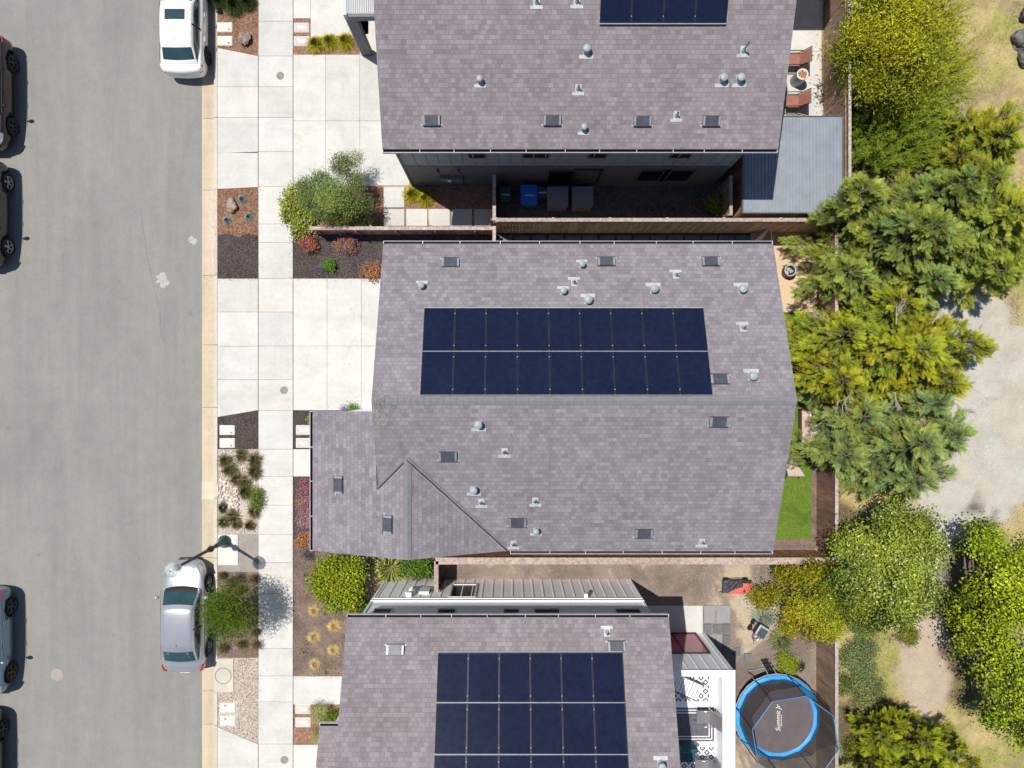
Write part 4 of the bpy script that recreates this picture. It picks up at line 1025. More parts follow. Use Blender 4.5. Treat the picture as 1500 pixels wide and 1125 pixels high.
# ================================================================ YARD THINGS
# sling chairs and fire table on the upper patio
def chair(x, y, label):
    r = empty('patio_chair', (x,y,0), label, 'chair', 'sling chairs by the fire table')
    b = MB(); b.box(x-.30,x+.20,y-.26,y+.26,.40,.43); b.build('seat', MT['terracotta'], r, bevel=.01)
    b = MB(); b.bar((x+.20,y,.41),(x+.46,y,.95),.50,.03,up=(-1,0,.4)); b.build('backrest', MT['terracotta'], r)
    b = MB()
    for s in (-1,1):
        yy = y+s*.29
        b.tube([(x-.34,yy,0),(x-.33,yy,.58),(x-.28,yy,.63),(x+.22,yy,.64),(x+.30,yy,.62)], .018, 8)
        b.tube([(x+.16,yy,0),(x+.20,yy,.42),(x+.48,yy,.98)], .018, 8); b.tube([(x-.33,yy,.40),(x+.20,yy,.40)], .014, 8)
    b.tube([(x-.33,y-.29,.40),(x-.33,y+.29,.40)], .014, 8); b.tube([(x+.48,y-.29,.98),(x+.48,y+.29,.98)], .016, 8); b.tube([(x+.17,y-.29,.2),(x+.17,y+.29,.2)], .012, 8)
    b.build('frame', MT['black'], r)
chair(11.66, 13.38, 'terracotta sling chair above the fire table'); chair(11.62, 11.68, 'terracotta sling chair below the fire table')
fx, fy = 11.88, 12.66
ft = empty('fire_table', (fx,fy,0), 'round grey concrete fire bowl with orange stones between sling chairs', 'fire table')
b = MB(); b.lathe((fx,fy,0), [(.24,0),(.26,.02),(.25,.35),(.22,.62)], 28, 0); b.build('column', MT['conc_grey2'] if 'conc_grey2' in MT else MT['ventside'], ft)
b = MB(); b.lathe((fx,fy,.62), [(.22,0),(.235,.03),(.235,.10),(.19,.10),(.18,.05),(0,.05)], 28, 0); b.build('rim', MT['boxlid'], ft)
b = MB()
for k in range(60):
    a, q = random.uniform(0,2*PI), .165*math.sqrt(random.random()); b.blob((fx+q*math.cos(a),fy+q*math.sin(a),.70+random.uniform(0,.02)),(.028,.026,.022),6,4,.3,col=random.choice([(.55,.16,.06),(.6,.26,.12),(.3,.1,.06),(.6,.4,.3)]),flat=True)
b.build('lava_rocks', MT['stone'], ft)
# bins
MT['binblue'] = plain('blue_bin_plastic', (.01,.13,.62), .45, var=.05, scale=2); MT['bindark'] = plain('dark_green_bin_plastic', (.012,.07,.09), .45, var=.08, scale=2)
MT['binlabel'] = plain('bin_sticker', (.35,.55,.6), .6, var=.05)
def bin_(px, py, label, m, z=1.05, w=.34, d=.36):
    x, y, _ = W(px,py,z); r = empty('wheelie_bin', (x,y,0), label, 'bin', 'bins in the shaded side yard')
    b = MB(); rows = [[(x+a*k,y+c*k,zz) for a,c in ((-w,-d),(w,-d),(w,d),(-w,d))] for k,zz in ((.78,.04),(.97,z-.08))]
    b.grid(rows, True, 0, sm=False); b.face([rows[0][i] for i in (3,2,1,0)]); b.build('bin_body', MT[m], r, bevel=.03)
    b = MB(); b.box(x-w-.02,x+w+.02,y-d-.02,y+d+.02,z-.08,z-.02); b.box(x-w+.04,x+w-.04,y-d+.05,y+d-.1,z-.02,z); b.build('lid', MT[m], r, bevel=.04)
    b = MB(); b.box(x-.17,x+.17,y-.06,y-.0,z+.001,z+.004); b.build('sticker', MT['binlabel'], r)
    b = MB()
    for s in (-1,1): b.lathe((x+s*w*.85,y+d*.86,.12), [(0,-.03),(.12,-.03),(.12,.03),(0,.03)], 14, 0, Matrix.Rotation(PI/2,3,'Y'))
    b.tube([(x-w*.8,y+d+.05,z-.1),(x+w*.8,y+d+.05,z-.1)], .018, 8); b.build('wheel', MT['black'], r)
bin_(775,285,'bright blue recycling bin in the shaded side yard','binblue',1.05,.32,.38)
bin_(740,284,'dark green bin beside the short cross fence','bindark',.95,.20,.28)
bin_(795,281,'dark bin half hidden between the blue bin and grey bench boxes','bindark',.9,.2,.2)
MT['greybox'] = plain('grey_storage_lid', (.19,.20,.24), .55, var=.06, scale=2)
for px, label in ((817,'grey storage box, left one of the pair beside the bins'),(853.5,'grey storage box, right one of the pair beside the bins')):
    x, y, _ = W(px,288,.9); r = empty('storage_box', (x,y,0), label, 'storage box', 'grey boxes in the side yard')
    b = MB(); b.box(x-.40,x+.40,y-.38,y+.38,-.02,.84); b.build('box_body', MT['greybox'], r, bevel=.01)
    b = MB(); b.box(x-.43,x+.43,y-.41,y+.41,.85,.90); b.box(x-.36,x+.36,y-.34,y+.34,.90,.908); b.build('lid', MT['greybox'], r, bevel=.008)
# hoops and pots in the side yard
MT['terra'] = plain('clay_pot', (.16,.10,.085), .8, var=.2)
for px,py,R,label in ((985,306,.20,'clay pot nearest the long lattice fence'),(955,306,.17,'small clay pot in the shaded side yard near the fence'),(1026,300,.27,'widest clay pot near the climbing vine')):
    x, y, _ = W(px,py,.3); r = empty('plant_pot', (x,y,0), label, 'pot', 'clay pots in the shaded side yard')
    b = MB(); b.lathe((x,y,0), [(R*.7,0),(R,.30),(R*1.06,.31),(R*1.06,.35),(R*.92,.35),(R*.9,.28),(0,.28)], 22); b.build('pot_body', MT['terra'], r)
    b = MB(); b.disc((x,y,.29), R*.88, 18); b.build('potting_soil', MT['mulch'], r)
# mid yard: barrel pot
x, y, _ = W(1158,396,.45); r = empty('barrel_pot', (x,y,0), 'round dark barrel pot with pale rim on the tan patio', 'pot')
b = MB(); b.lathe((x,y,0), [(.20,0),(.255,.15),(.27,.30),(.25,.46),(.215,.47),(.20,.36),(0,.36)], 26); b.build('pot_body', MT['dark'], r)
b = MB(); b.lathe((x,y,.455), [(.195,0),(.225,.025),(.255,.0)], 26); b.build('rim', MT['galv'], r)
b = MB()
for k in range(26):
    a, q = random.uniform(0,2*PI), .15*math.sqrt(random.random()); b.blob((x+q*math.cos(a),y+q*math.sin(a),.385),(.04,.035,.03),6,4,.3,col=random.choice([(.42,.36,.34),(.3,.24,.24),(.55,.5,.47)]),flat=True)
b.build('pebbles', MT['stone'], r)
# A-frame trestle
MT['beige'] = plain('beige_fabric', (.50,.39,.33), .85, var=.08, scale=3); MT['canvas'] = plain('white_canvas', (.66,.58,.53), .85, var=.08, scale=4)
x, y, _ = W(1115,349,0); r = empty('play_tent', (x,y,0), 'small beige canvas play tent beside the fence behind the middle house', 'tent')
b = MB(); ap = Vector((x+.05,y+.27,1.0))
b.face([(x-.42,y-.22,0),(x-.12,y+.50,0),ap]); b.face([(x-.42,y-.22,0),ap,(x+.0,y-.15,.0)]); b.build('canvas', MT['beige'], r)
b = MB()
for q in ((x-.42,y-.22,0),(x-.12,y+.5,0),(x+.45,y-.20,0),(x+.42,y+.45,0)):
    d = (ap-Vector(q)); b.tube([q, ap+d*.12], .018, 6)
b.tube([(x-.42,y-.22,.05),(x+.45,y-.20,.05)], .035, 6); b.build('pole', MT['canvas'], r)
# round side table by the conifer
x, y, _ = W(1190,353,.5); r = empty('round_table', (x,y,0), 'round brown table in the shade beside the big conifer', 'table')
b = MB(); b.lathe((x,y,.50), [(.30,0),(.32,.02),(.30,.04),(0,.04)], 24); b.build('tabletop', plain('brown_table', (.16,.11,.09), .7), r)
b = MB(); b.lathe((x,y,0), [(.18,0),(.18,.03),(.04,.06),(.04,.50)], 16); b.build('leg', MT['dark'], r)
# pale garden stones
def rock(px, py, r3, label, col=(.40,.34,.31), name='rock', group=None, cat='rock'):
    x, y, _ = W(px,py); bm = bmesh.new(); bmesh.ops.create_icosphere(bm, subdivisions=3, radius=1)
    for v in bm.verts:
        n = v.co.copy(); k = 1+.42*mnoise.noise(n*1.3+Vector((px,py,0)))+.22*mnoise.noise(n*3.2+Vector((py,px,3)))+.08*mnoise.noise(n*8)
        v.co = Vector((n.x*r3[0],n.y*r3[1],n.z*r3[2]))*k
    me = bpy.data.meshes.new(name); bm.to_mesh(me); bm.free()
    A = me.color_attributes.new('Col','FLOAT_COLOR','POINT')
    A.data.foreach_set('color', np.array([(*(np.array(col)*(1+.8*mnoise.noise(v.co*6+Vector((px,0,0))))),1) for v in me.vertices],dtype=np.float32).clip(0,1).reshape(-1))
    o = finish(name, me, MT['stone'], None); o.location = (x,y,r3[2]*.35); return tag(o, label, cat, group)
G_ = 'pale boulders in the back garden'
rock(1178,362,(.20,.26,.16),'pinkish pale boulder beside the round brown table',(.55,.46,.45),group=G_)
rock(1172,431,(.24,.19,.16),'pale pink boulder in branch shadow on the tan patio',(.58,.48,.48),group=G_)
rock(1163,455,(.26,.10,.06),'flat pale stone at the lower edge of the tan patio',(.55,.50,.48),group=G_)
rock(359,57,(.24,.30,.20),'grey brown boulder in the bark strip near the white sedan',(.27,.21,.175))
rock(340,302,(.22,.27,.18),'grey tan boulder between three blue grass tufts',(.34,.27,.22))
rock(1500,62,(.62,.50,.40),'large dark grey boulder at the upper right edge',(.13,.125,.13))
rock(1503,86,(.46,.50,.38),'speckled dark boulder below the large grey one at right',(.14,.12,.125))
rock(1500,24,(.25,.3,.3),'small black boulder above the large grey one at right',(.05,.045,.05))
# daybed-like sand box in the lawn
x0,x1,y0,y1 = rect(1169,599,1197,660); r = empty('raised_sandbox', ((x0+x1)/2,(y0+y1)/2,0), 'raised wooden box with pale board and white sacks beside the lawn', 'sandbox')
b = MB(); b.box(x0,x0+.05,y0,y1,-.02,.30); b.box(x0,x1,y0,y0+.05,-.02,.30); b.box(x0,x1,y1-.05,y1,-.02,.30); b.box(x1-.05,x1,y0,y1,-.02,.30); b.build('frame', plain('dark_timber', (.09,.06,.045), .8), r)
b = MB(); b.box(x0+.055,x1-.055,y0+.055,y1-.055,-.02,.24); b.build('board', MT['beige'], r)
b = MB()
for k in range(7): b.blob((x0+.55+random.uniform(-.08,.1),y0+.25+k*.21,.29),(.22,.15,.10),10,6,.25)
b.build('sack', MT['canvas'], r, sub=1)
# curved lounger
x, y, _ = W(1163,690,.3); r = empty('garden_lounger', (x,y,0), 'beige curved lounger partly under the roof edge above the lawn', 'lounger')
b = MB(); prof = [(-.55,.62),(-.30,.38),(-.05,.30),(.2,.34),(.36,.30)]; rows = []
for t, z in prof: rows.append([(x+.02+t*.25+o, y+.12-t*.95, z) for o in (-.34,.22+t*.35)])
b.grid(rows, False, 0); rows2 = [[(p[0],p[1],p[2]-.03) for p in q] for q in rows]; b.grid(rows2, False, 0)
b.build('seat', MT['beige'], r, weld=True)
b = MB()
for o in (-.3,.25): b.tube([(x+o,y+.45,0),(x+o,y-.2,.28),(x+o+.05,y-.35,0)], .02, 6)
b.build('leg', MT['dark'], r)

# folding wagon: red tub with black cover
x, y, _ = W(1079,860,.4); r = empty('garden_cart', (x,y,0), 'red tub garden cart with crumpled black cover and metal handle frame', 'cart')
MT['cartred'] = plain('faded_red_plastic', (.72,.13,.12), .5, var=.05, scale=4)
b = MB(); rows = []
for z,k in ((.16,.80),(.46,1.0)): rows.append([(x+.06+a*k,y-.02+c*k,z) for a,c in ((-.52,-.24),(.50,-.24),(.57,.18),(-.48,.22))])
b.grid(rows,True,0,sm=False); b.face(rows[0][::-1]); rr = [[(p[0]*.0+x+.06+(p[0]-x-.06)*.95,y+(p[1]-y)*.92,z) for p in rows[1]] for z in (.46,.40)]
b.face(rr[1]); b.grid([rows[1],rr[0],rr[1]],True,0,sm=False); b.build('tub', MT['cartred'], r, weld=True)
b = MB(); nx, ny = 16, 8; rows = []
for j in range(ny):
    row = []
    for i in range(nx):
        u, v = i/(nx-1), j/(ny-1); ww = 1-.55*u
        row.append((x-.62+u*.86+.04*mnoise.noise(Vector((u*6,v*6,1))), y+.30-v*.58*ww+.06*mnoise.noise(Vector((u*5,v*5,4)))*(1+u), .50+.09*mnoise.noise(Vector((u*9,v*7,2)))-.10*max(0,.15-u)/.15))
    rows.append(row)
b.grid(rows, False, 0); b.build('cover', plain('black_cover', (.035,.037,.042), .55, var=.2), r, sub=1)
b = MB(); b.tube([(x-.45,y+.30,.45),(x-.40,y+.38,.62),(x+.30,y+.40,.62),(x+.36,y+.30,.45)], .016, 8); b.bar((x-.5,y+.27,.44),(x+.62,y+.25,.44),.05,.05); b.tube([(x-.45,y-.24,.2),(x-.62,y-.30,.08)],.014,6); b.build('handle_frame', MT['dark'], r)
for sx in (-.36,.44):
    for sy_ in (-.27,.27):
        w = MB(); w.lathe((x+sx,y+sy_,.12), [(0,-.03),(.12,-.03),(.12,.03),(0,.03)], 16, 0, Matrix.Rotation(PI/2,3,'X')); w.build('wheel', MT['tyre'], r)

# small wheeled barbecue
x, y, _ = W(1117,927,.8); r = empty('wheeled_grill', (x,y,0), 'black and silver wheeled grill with grey lid above the trampoline', 'grill')
A = Matrix.Translation((x,y,0)) @ Matrix.Rotation(math.radians(-32),4,'Z')
b = MB(); b.box(-.22,.22,-.24,.24,.45,.72,0,A); b.build('firebox', MT['black'], r, bevel=.05)
b = MB(); b.box(-.24,.24,-.22,.26,.72,.80,0,A); b.build('lid', MT['galv'], r, bevel=.05)
b = MB(); b.box(-.19,.17,-.20,.17,.80,.82,0,A); b.build('lid_panel', MT['ventbox'], r, bevel=.02)
b = MB()
for p in ((-.2,-.2),(.2,-.2),(-.2,.2),(.2,.2)): b.bar(A@Vector((*p,.05)), A@Vector((*p,.46)), .03)
b.tube([A@Vector((-.16,-.24,.6)),A@Vector((-.10,-.46,.5)),A@Vector((.10,-.46,.5)),A@Vector((.16,-.24,.6))], .022, 8); b.tube([A@Vector((0,-.46,.5)),A@Vector((.02,-.58,.55))], .02, 8)
b.build('handle_frame', MT['chrome'], r)
for p in ((-.27,.12),(.27,.12),(-.25,-.16),(.27,-.16)):
    w = MB(); c = A@Vector((*p,.14)); w.lathe(c, [(0,-.035),(.13,-.035),(.13,.035),(0,.035)], 16, 0, (Matrix.Rotation(math.radians(-32),3,'Z') @ Matrix.Rotation(PI/2,3,'Y'))); w.build('wheel', MT['tyre'], r)

# ================================================================ TRAMPOLINE
tx, ty = 10.83, -13.57
tr_ = empty('trampoline', (tx,ty,0), 'round blue edged trampoline with black safety net and ladder', 'trampoline')
MT['tblue'] = plain('blue_pad', (.035,.30,.66), .5, var=.06, scale=3); MT['tmat'] = plain('jumping_mat', (.115,.095,.10), .85, var=.06, scale=3)
MT['net'] = net_mat('safety_net', (.07,.06,.065), .66); MT['tframe'] = plain('blue_tube', (.06,.26,.58), .4, var=.05)
R0, R1, zt_ = 1.72, 1.45, .80
b = MB(); n = 48; rows = []
for rr_, z in ((R0,.76),(R0+.01,.80),(R0-.03,.835),(R1+.03,.835),(R1,.81)): rows.append([(tx+rr_*math.cos(2*PI*k/n)*(1), ty+rr_*math.sin(2*PI*k/n), z+.006*math.sin(k*5.1)) for k in range(n)])
b.grid(rows[::-1], True, 0); b.build('edge_pad', MT['tblue'], tr_)
b = MB(); b.disc((tx,ty,.795), R1+.04, 48); b.build('mat', MT['tmat'], tr_)
b = MB()
for a, c in zip([2*PI*k/24 for k in range(24)], [2*PI*(k+1)/24 for k in range(24)]): b.tube([(tx+1.74*math.cos(a),ty+1.74*math.sin(a),.74),(tx+1.74*math.cos(c),ty+1.74*math.sin(c),.74)], .022, 6, cap=False)
b.build('frame', MT['galv'], tr_)
angs = [math.radians(77+45*k) for k in range(8)]; ztop = 2.62
P0 = [Vector((tx+1.78*math.cos(a),ty+1.78*math.sin(a),.05)) for a in angs]; P1 = [Vector((tx+1.70*math.cos(a),ty+1.70*math.sin(a),ztop)) for a in angs]
for a, c in zip(P0, P1): b = MB(); b.tube([a, a.lerp(c,.3), c], .020, 8); b.build('net_pole', MT['dark'], tr_)
for k in range(8):
    if k % 2 == 0:
        a = angs[k]; c = angs[(k+1)%8]; q = lambda t,rr_,z: (tx+rr_*math.cos(t),ty+rr_*math.sin(t),z)
        b = MB(); b.tube([q(a,1.76,.74),q(a,1.86,.05),q(c,1.86,.05),q(c,1.76,.74)], .022, 8); b.build('leg', MT['galv'], tr_)
b = MB()
for k in range(8): b.tube([P1[k], P1[(k+1)%8]], .015, 8)
b.build('top_hoop', MT['tframe'], tr_)
b = MB()
for k in range(8):
    j = (k+1)%8; A0 = Vector((tx+1.60*math.cos(angs[k]),ty+1.60*math.sin(angs[k]),.84)); A1 = Vector((tx+1.60*math.cos(angs[j]),ty+1.60*math.sin(angs[j]),.84))
    t = [P1[k]*.985+Vector((tx,ty,ztop))*.015, P1[j]*.985+Vector((tx,ty,ztop))*.015]
    mid = A0.lerp(A1,.5); mid = Vector((tx,ty,.84)) + (mid-Vector((tx,ty,.84))).normalized()*1.60
    b.face([A0, mid, t[0].lerp(t[1],.5), t[0]]); b.face([mid, A1, t[1], t[0].lerp(t[1],.5)])
b.build('safety_net', MT['net'], tr_)
cu = bpy.data.curves.new('mat_logo', 'FONT'); cu.body = 'Summit Jr'; cu.size = .27; cu.shear = .25; cu.align_x = 'CENTER'; cu.align_y = 'CENTER'; cu.extrude = .001
cu.materials.append(MT['white']); tmp_ = bpy.data.objects.new('t', cu); COL.objects.link(tmp_); dg = bpy.context.evaluated_depsgraph_get(); dg.update(); me_ = bpy.data.meshes.new_from_object(tmp_.evaluated_get(dg)); bpy.data.objects.remove(tmp_); lo = bpy.data.objects.new('mat_logo', me_); COL.objects.link(lo); lo.parent = tr_; lo.location = (*(Vector(W(1140,1052,.80))[:2]-np.array([tx,ty])), .80); lo.rotation_euler = (0,0,PI/2)
b = MB(); lg = W(1145,1052,.80); b.box(lg[0]-.012,lg[0]+.004,lg[1]-.34,lg[1]+.14,.797,.800); b.build('logo_underline', MT['white'], tr_)
ld = empty('ladder', W(1119,964,0), 'short black stepped ladder leaning on the trampoline edge', 'ladder')
a0, a1 = Vector((*W(1113,966,.0)[:2],0)), Vector((*W(1127,991,.86)[:2],.86)); c0, c1 = Vector((*W(1124,964,0)[:2],0)), Vector((*W(1138,988,.86)[:2],.86))
b = MB(); b.tube([a0,a1],.017,8); b.tube([c0,c1],.017,8); b.build('side_rail', MT['flash'], ld)
for t in (.14,.38,.62): b = MB(); b.bar(a0.lerp(a1,t), c0.lerp(c1,t), .13, .03, up=(0,0,1)); b.build('step', MT['black'], ld)
b = MB(); f0 = Vector(W(1123,990,.86)); f1 = Vector(W(1141,990,.86)); f2 = Vector(W(1145,1003,.84)); f3 = Vector(W(1125,1001,.84)); b.face([f0,f3,f2,f1]); b.grid([[f0,f1],[f0.lerp(f3,.5)+Vector((0,0,.05)),f1.lerp(f2,.5)+Vector((0,0,.05))],[f3,f2]],False); b.v=b.v[4:]; b.f=[tuple(i-4 for i in q) for q in b.f[1:]]; b.m=b.m[1:]; b.uv=b.uv[1:]; b.sm=b.sm[1:]; b.c=b.c[1:]
b.build('entry_flap', MT['tblue'], tr_, sub=2)

# ================================================================ BALCONY THINGS
MT['rug'] = checker_rug('diamond_rug'); MT['navy'] = plain('navy_cloth', (.10,.10,.12), .9, var=.15); MT['whitecloth'] = plain('white_cloth', (.66,.66,.66), .9, var=.04)
zb_ = 3.02
def brect(a,b_,c,d,z): p,q = W(a,b_,z),W(c,d,z); return min(p[0],q[0]),max(p[0],q[0]),min(p[1],q[1]),max(p[1],q[1])
def rug(name, r4, m, label):
    b = MB(); b.box(r4[0],r4[1],r4[2],r4[3],zb_,zb_+.012); cx,cy = (r4[0]+r4[1])/2,(r4[2]+r4[3])/2
    t = empty(name, (cx,cy,zb_), label, 'rug', 'rugs on the white balcony'); b.build('rug_pile', MT[m], t); return t
rug('rug', brect(988,985,1039,1027,zb_), 'rug', 'black and white diamond rug nearest the balcony corner')
r4 = brect(985,1036.5,1046,1086,zb_); t = rug('rug', r4, 'navy', 'dark rug with double white border stripes')
b = MB(); x0,x1,y0,y1 = r4
for i_ in (.07,.17): 
    w=.04; b.box(x0,x1-i_,y1-i_-w,y1-i_,zb_+.013,zb_+.018); b.box(x0,x1-i_,y0+i_,y0+i_+w,zb_+.013,zb_+.018); b.box(x1-i_-w,x1-i_,y0+i_+w,y1-i_-w,zb_+.013,zb_+.018)
b.build('stripe', MT['whitecloth'], t)
rug('rug', brect(985,1094,1046,1150,zb_), 'rug', 'black and white diamond rug at the bottom of the balcony')
lgx, lgy, _ = W(1006,1008,3.4); t = empty('chaise', (lgx,lgy,zb_), 'white slatted chaise lying across the diamond rug', 'chaise')
A = Matrix.Translation((lgx,lgy,3.3)) @ Matrix.Rotation(math.radians(-24),4,'Z'); b = MB()
for k in range(9): b.box(-.55+k*.125,-.55+k*.125+.10,-.30,.30,-.02,.02,0,A @ Matrix.Rotation(0,4,'Z'))
b.build('slat', MT['white'], t)
b = MB(); b.box(-.58,.60,-.33,-.30,-.08,.03,0,A); b.box(-.58,.60,.30,.33,-.08,.03,0,A)
for p in ((-.5,-.3),(.5,-.3),(-.5,.3),(.5,.3)): b.bar(A@Vector((*p,-.28)),A@Vector((*p,-.03)),.04)
b.build('frame', MT['dark'], t)
MT['sling'] = plain('grey_sling', (.17,.16,.165), .8, var=.08)
def bchair(px, py, label, rot=0):
    x, y, _ = W(px,py,3.45); t = empty('balcony_chair', (x,y,zb_), label, 'chair', 'grey sling chairs on the balcony')
    A = Matrix.Translation((x,y,zb_)) @ Matrix.Rotation(rot,4,'Z')
    b = MB(); rows = [[A@Vector((u,v,z)) for v in (-.25,.25)] for u,z in ((-.30,.46),(-.1,.42),(.15,.42),(.20,.46),(.34,.78),(.44,1.02))]
    b.grid(rows, False, 0); b.build('seat', MT['sling'], t, weld=True)
    b = MB()
    for s in (-1,1): b.tube([A@Vector(q) for q in ((-.30,s*.28,.0),(-.28,s*.28,.62),(.25,s*.28,.64))], .015, 8); b.tube([A@Vector(q) for q in ((.28,s*.28,0),(.18,s*.27,.42),(.46,s*.27,1.05))], .015, 8)
    b.tube([A@Vector((-.29,-.28,.45)),A@Vector((-.29,.28,.45))], .015, 8); b.tube([A@Vector((.46,-.27,1.05)),A@Vector((.46,.27,1.05))], .015, 8)
    b.build('frame', MT['chrome'], t)
bchair(1032,1050,'grey sling chair on the edge of the striped rug'); bchair(1030,1122,'grey sling chair at the bottom edge of the balcony')
x,y,_ = W(1003,1052,3.4); 
x, y, _ = W(1008,1104,3.4); t = empty('patio_sofa', (x,y,zb_), 'dark blue cushioned seat in roof shadow on the lower diamond rug', 'sofa')
b = MB(); b.box(x-.28,x+.28,y-.35,y+.30,zb_+.02,zb_+.36); b.build('seat', MT['navyseat'] if 'navyseat' in MT else MT['bindark'], t, bevel=.05)
b = MB(); b.box(x-.30,x+.30,y+.20,y+.34,zb_+.36,zb_+.75); b.build('backrest', MT['bindark'], t, bevel=.05)

# ================================================================ PLANTS
def nrm(a): return a/np.maximum(np.linalg.norm(a, axis=-1, keepdims=True), 1e-6)
def leaf_quads(P, D, U, L, Wd, bend=None):
    """P centre-base (n,3), D direction, U side; diamond-ish leaves"""
    L = np.asarray(L)[:,None]; Wd = np.asarray(Wd)[:,None]
    a = P; c = P+D*L; m = P+D*L*.45; b = m+U*Wd/2; d = m-U*Wd/2
    return np.stack([a,b,c,d],1)
def rdir(n): return nrm(rng.normal(size=(n,3)))
def side_of(D, n): return nrm(np.cross(D, n))
def mixcol(c0, c1, t): return np.asarray(c0)[None]*(1-t[:,None]) + np.asarray(c1)[None]*t[:,None]
SUND = np.array([-SUNX, -SUNY, 1.0]); SUND /= np.linalg.norm(SUND)
def clump_noise(P, s, seed=0):
    return np.array([mnoise.noise(Vector((p[0]*s, p[1]*s, p[2]*s+seed))) for p in P])

def broad_tree(name, label, base, blobs, n, leaf, c0, c1, group=None, trunk=.06, accent=None, flat=.5, cat='tree', limbs=True, droop=0, shell=.30, asp=.55, mat='leaf', barkm='bark', per=14, spr=1.6):
    """blobs: (x,y,z,rx,ry,rz) world; leaves gathered in twig-end clusters over the blobs"""
    bx, by = base[:2]; r = empty(name, (bx,by,0), label, cat, group)
    B = np.array(blobs, dtype=float); vol = B[:,3]*B[:,4]*B[:,5]; pr = vol**.72; pr /= pr.sum()
    nc = n//per; bsh = rng.uniform(-.18,.18,len(B))
    bi = rng.choice(len(B), nc, p=pr); d = rdir(nc); d[:,2] = np.where(d[:,2] < -.3, -d[:,2]*.5, d[:,2]); d = nrm(d)
    rad = shell+(1-shell)*rng.random(nc)**.6
    lump = 1+.22*clump_noise(d*1.0+B[bi,:3], 2.2)
    C = B[bi,:3]+d*B[bi,3:6]*(rad*lump)[:,None]
    cd = nrm(d+rng.normal(size=(nc,3))*.5+np.array([0,0,.35]))
    spread = leaf*spr
    P = np.repeat(C,per,0)+rng.normal(size=(nc*per,3))*spread*np.array([1,1,.6]); m = len(P)
    D = nrm(np.repeat(cd,per,0)*.5+rng.normal(size=(m,3))*.8+np.array([0,0,-droop]))
    Nn = nrm(np.array([0,0,1.0])+rng.normal(size=(m,3))*flat); U = side_of(D, Nn)
    L = leaf*rng.uniform(.7,1.3,m); Q = leaf_quads(P, D, U, L, L*asp)
    t = np.clip(-.22+rng.random(m)*.34+np.repeat(rng.random(nc)*.22+bsh[bi]+((rad-shell)/(1-shell))**1.5*.45+.28*d[:,2]+.22*np.clip((C[:,2]-np.median(C[:,2]))/(np.ptp(C[:,2])+.01)*2,-1,1),per),0,1)  # crown shade painted in: inner and lower leaves darker, outer and upper lighter
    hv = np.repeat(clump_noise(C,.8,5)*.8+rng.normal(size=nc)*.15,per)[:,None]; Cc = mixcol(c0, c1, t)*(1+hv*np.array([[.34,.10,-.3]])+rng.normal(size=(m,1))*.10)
    if accent:
        fr, ac = accent; k = np.repeat(rng.random(nc) < fr, per) & (rng.random(m) < .8); Cc[k] = np.array(ac)*rng.uniform(.8,1.15,(k.sum(),1))
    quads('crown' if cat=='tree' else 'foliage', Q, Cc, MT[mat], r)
    b = MB(); top = B[:,2].max()
    if limbs:
        mid = Vector((bx,by,0)).lerp(Vector((B[:,0].mean(),B[:,1].mean(),B[:,2].mean())),.45)
        b.tube([(bx,by,-.1),(bx+.02,by,.1),mid], [trunk*1.5,trunk*1.1,trunk*.8], 10)
        for q in B: 
            e = Vector(q[:3])+Vector((0,0,q[5]*.4)); mm = mid.lerp(e,.5)+Vector((random.uniform(-.1,.1),random.uniform(-.1,.1),.05)); b.tube([mid,mm,e],[trunk*.6,trunk*.35,trunk*.12],7)
        b.build('trunk', MT[barkm], r)
    else:
        for k in range(7):
            q = B[k%len(B)]; b.tube([(bx,by,-.05),tuple(Vector((bx,by,0)).lerp(Vector(q[:3]),.6)),tuple(q[:3])],[.02,.014,.006],5)
        b.build('stem', MT[barkm], r)
    return r
def spray_template(pairs=6, w=.10):
    T = []
    T.append(((0,0,0),(1,0,0),w*.8))
    for i in range(pairs):
        t = .08+.80*i/(pairs-1); l = .46*(1-.62*t)
        for s in (-1,1):
            a = math.radians(48-14*t)*s; T.append(((t,0,0),(math.cos(a)*l,math.sin(a)*l,-.05*l),w))
            if i < pairs-2:
                a2 = a*.4; p = (t+math.cos(a)*l*.5, math.sin(a)*l*.5, 0); T.append((p,(math.cos(a2)*l*.5,math.sin(a2)*l*.5,.03),w*.8))
    return T
SPR = spray_template()
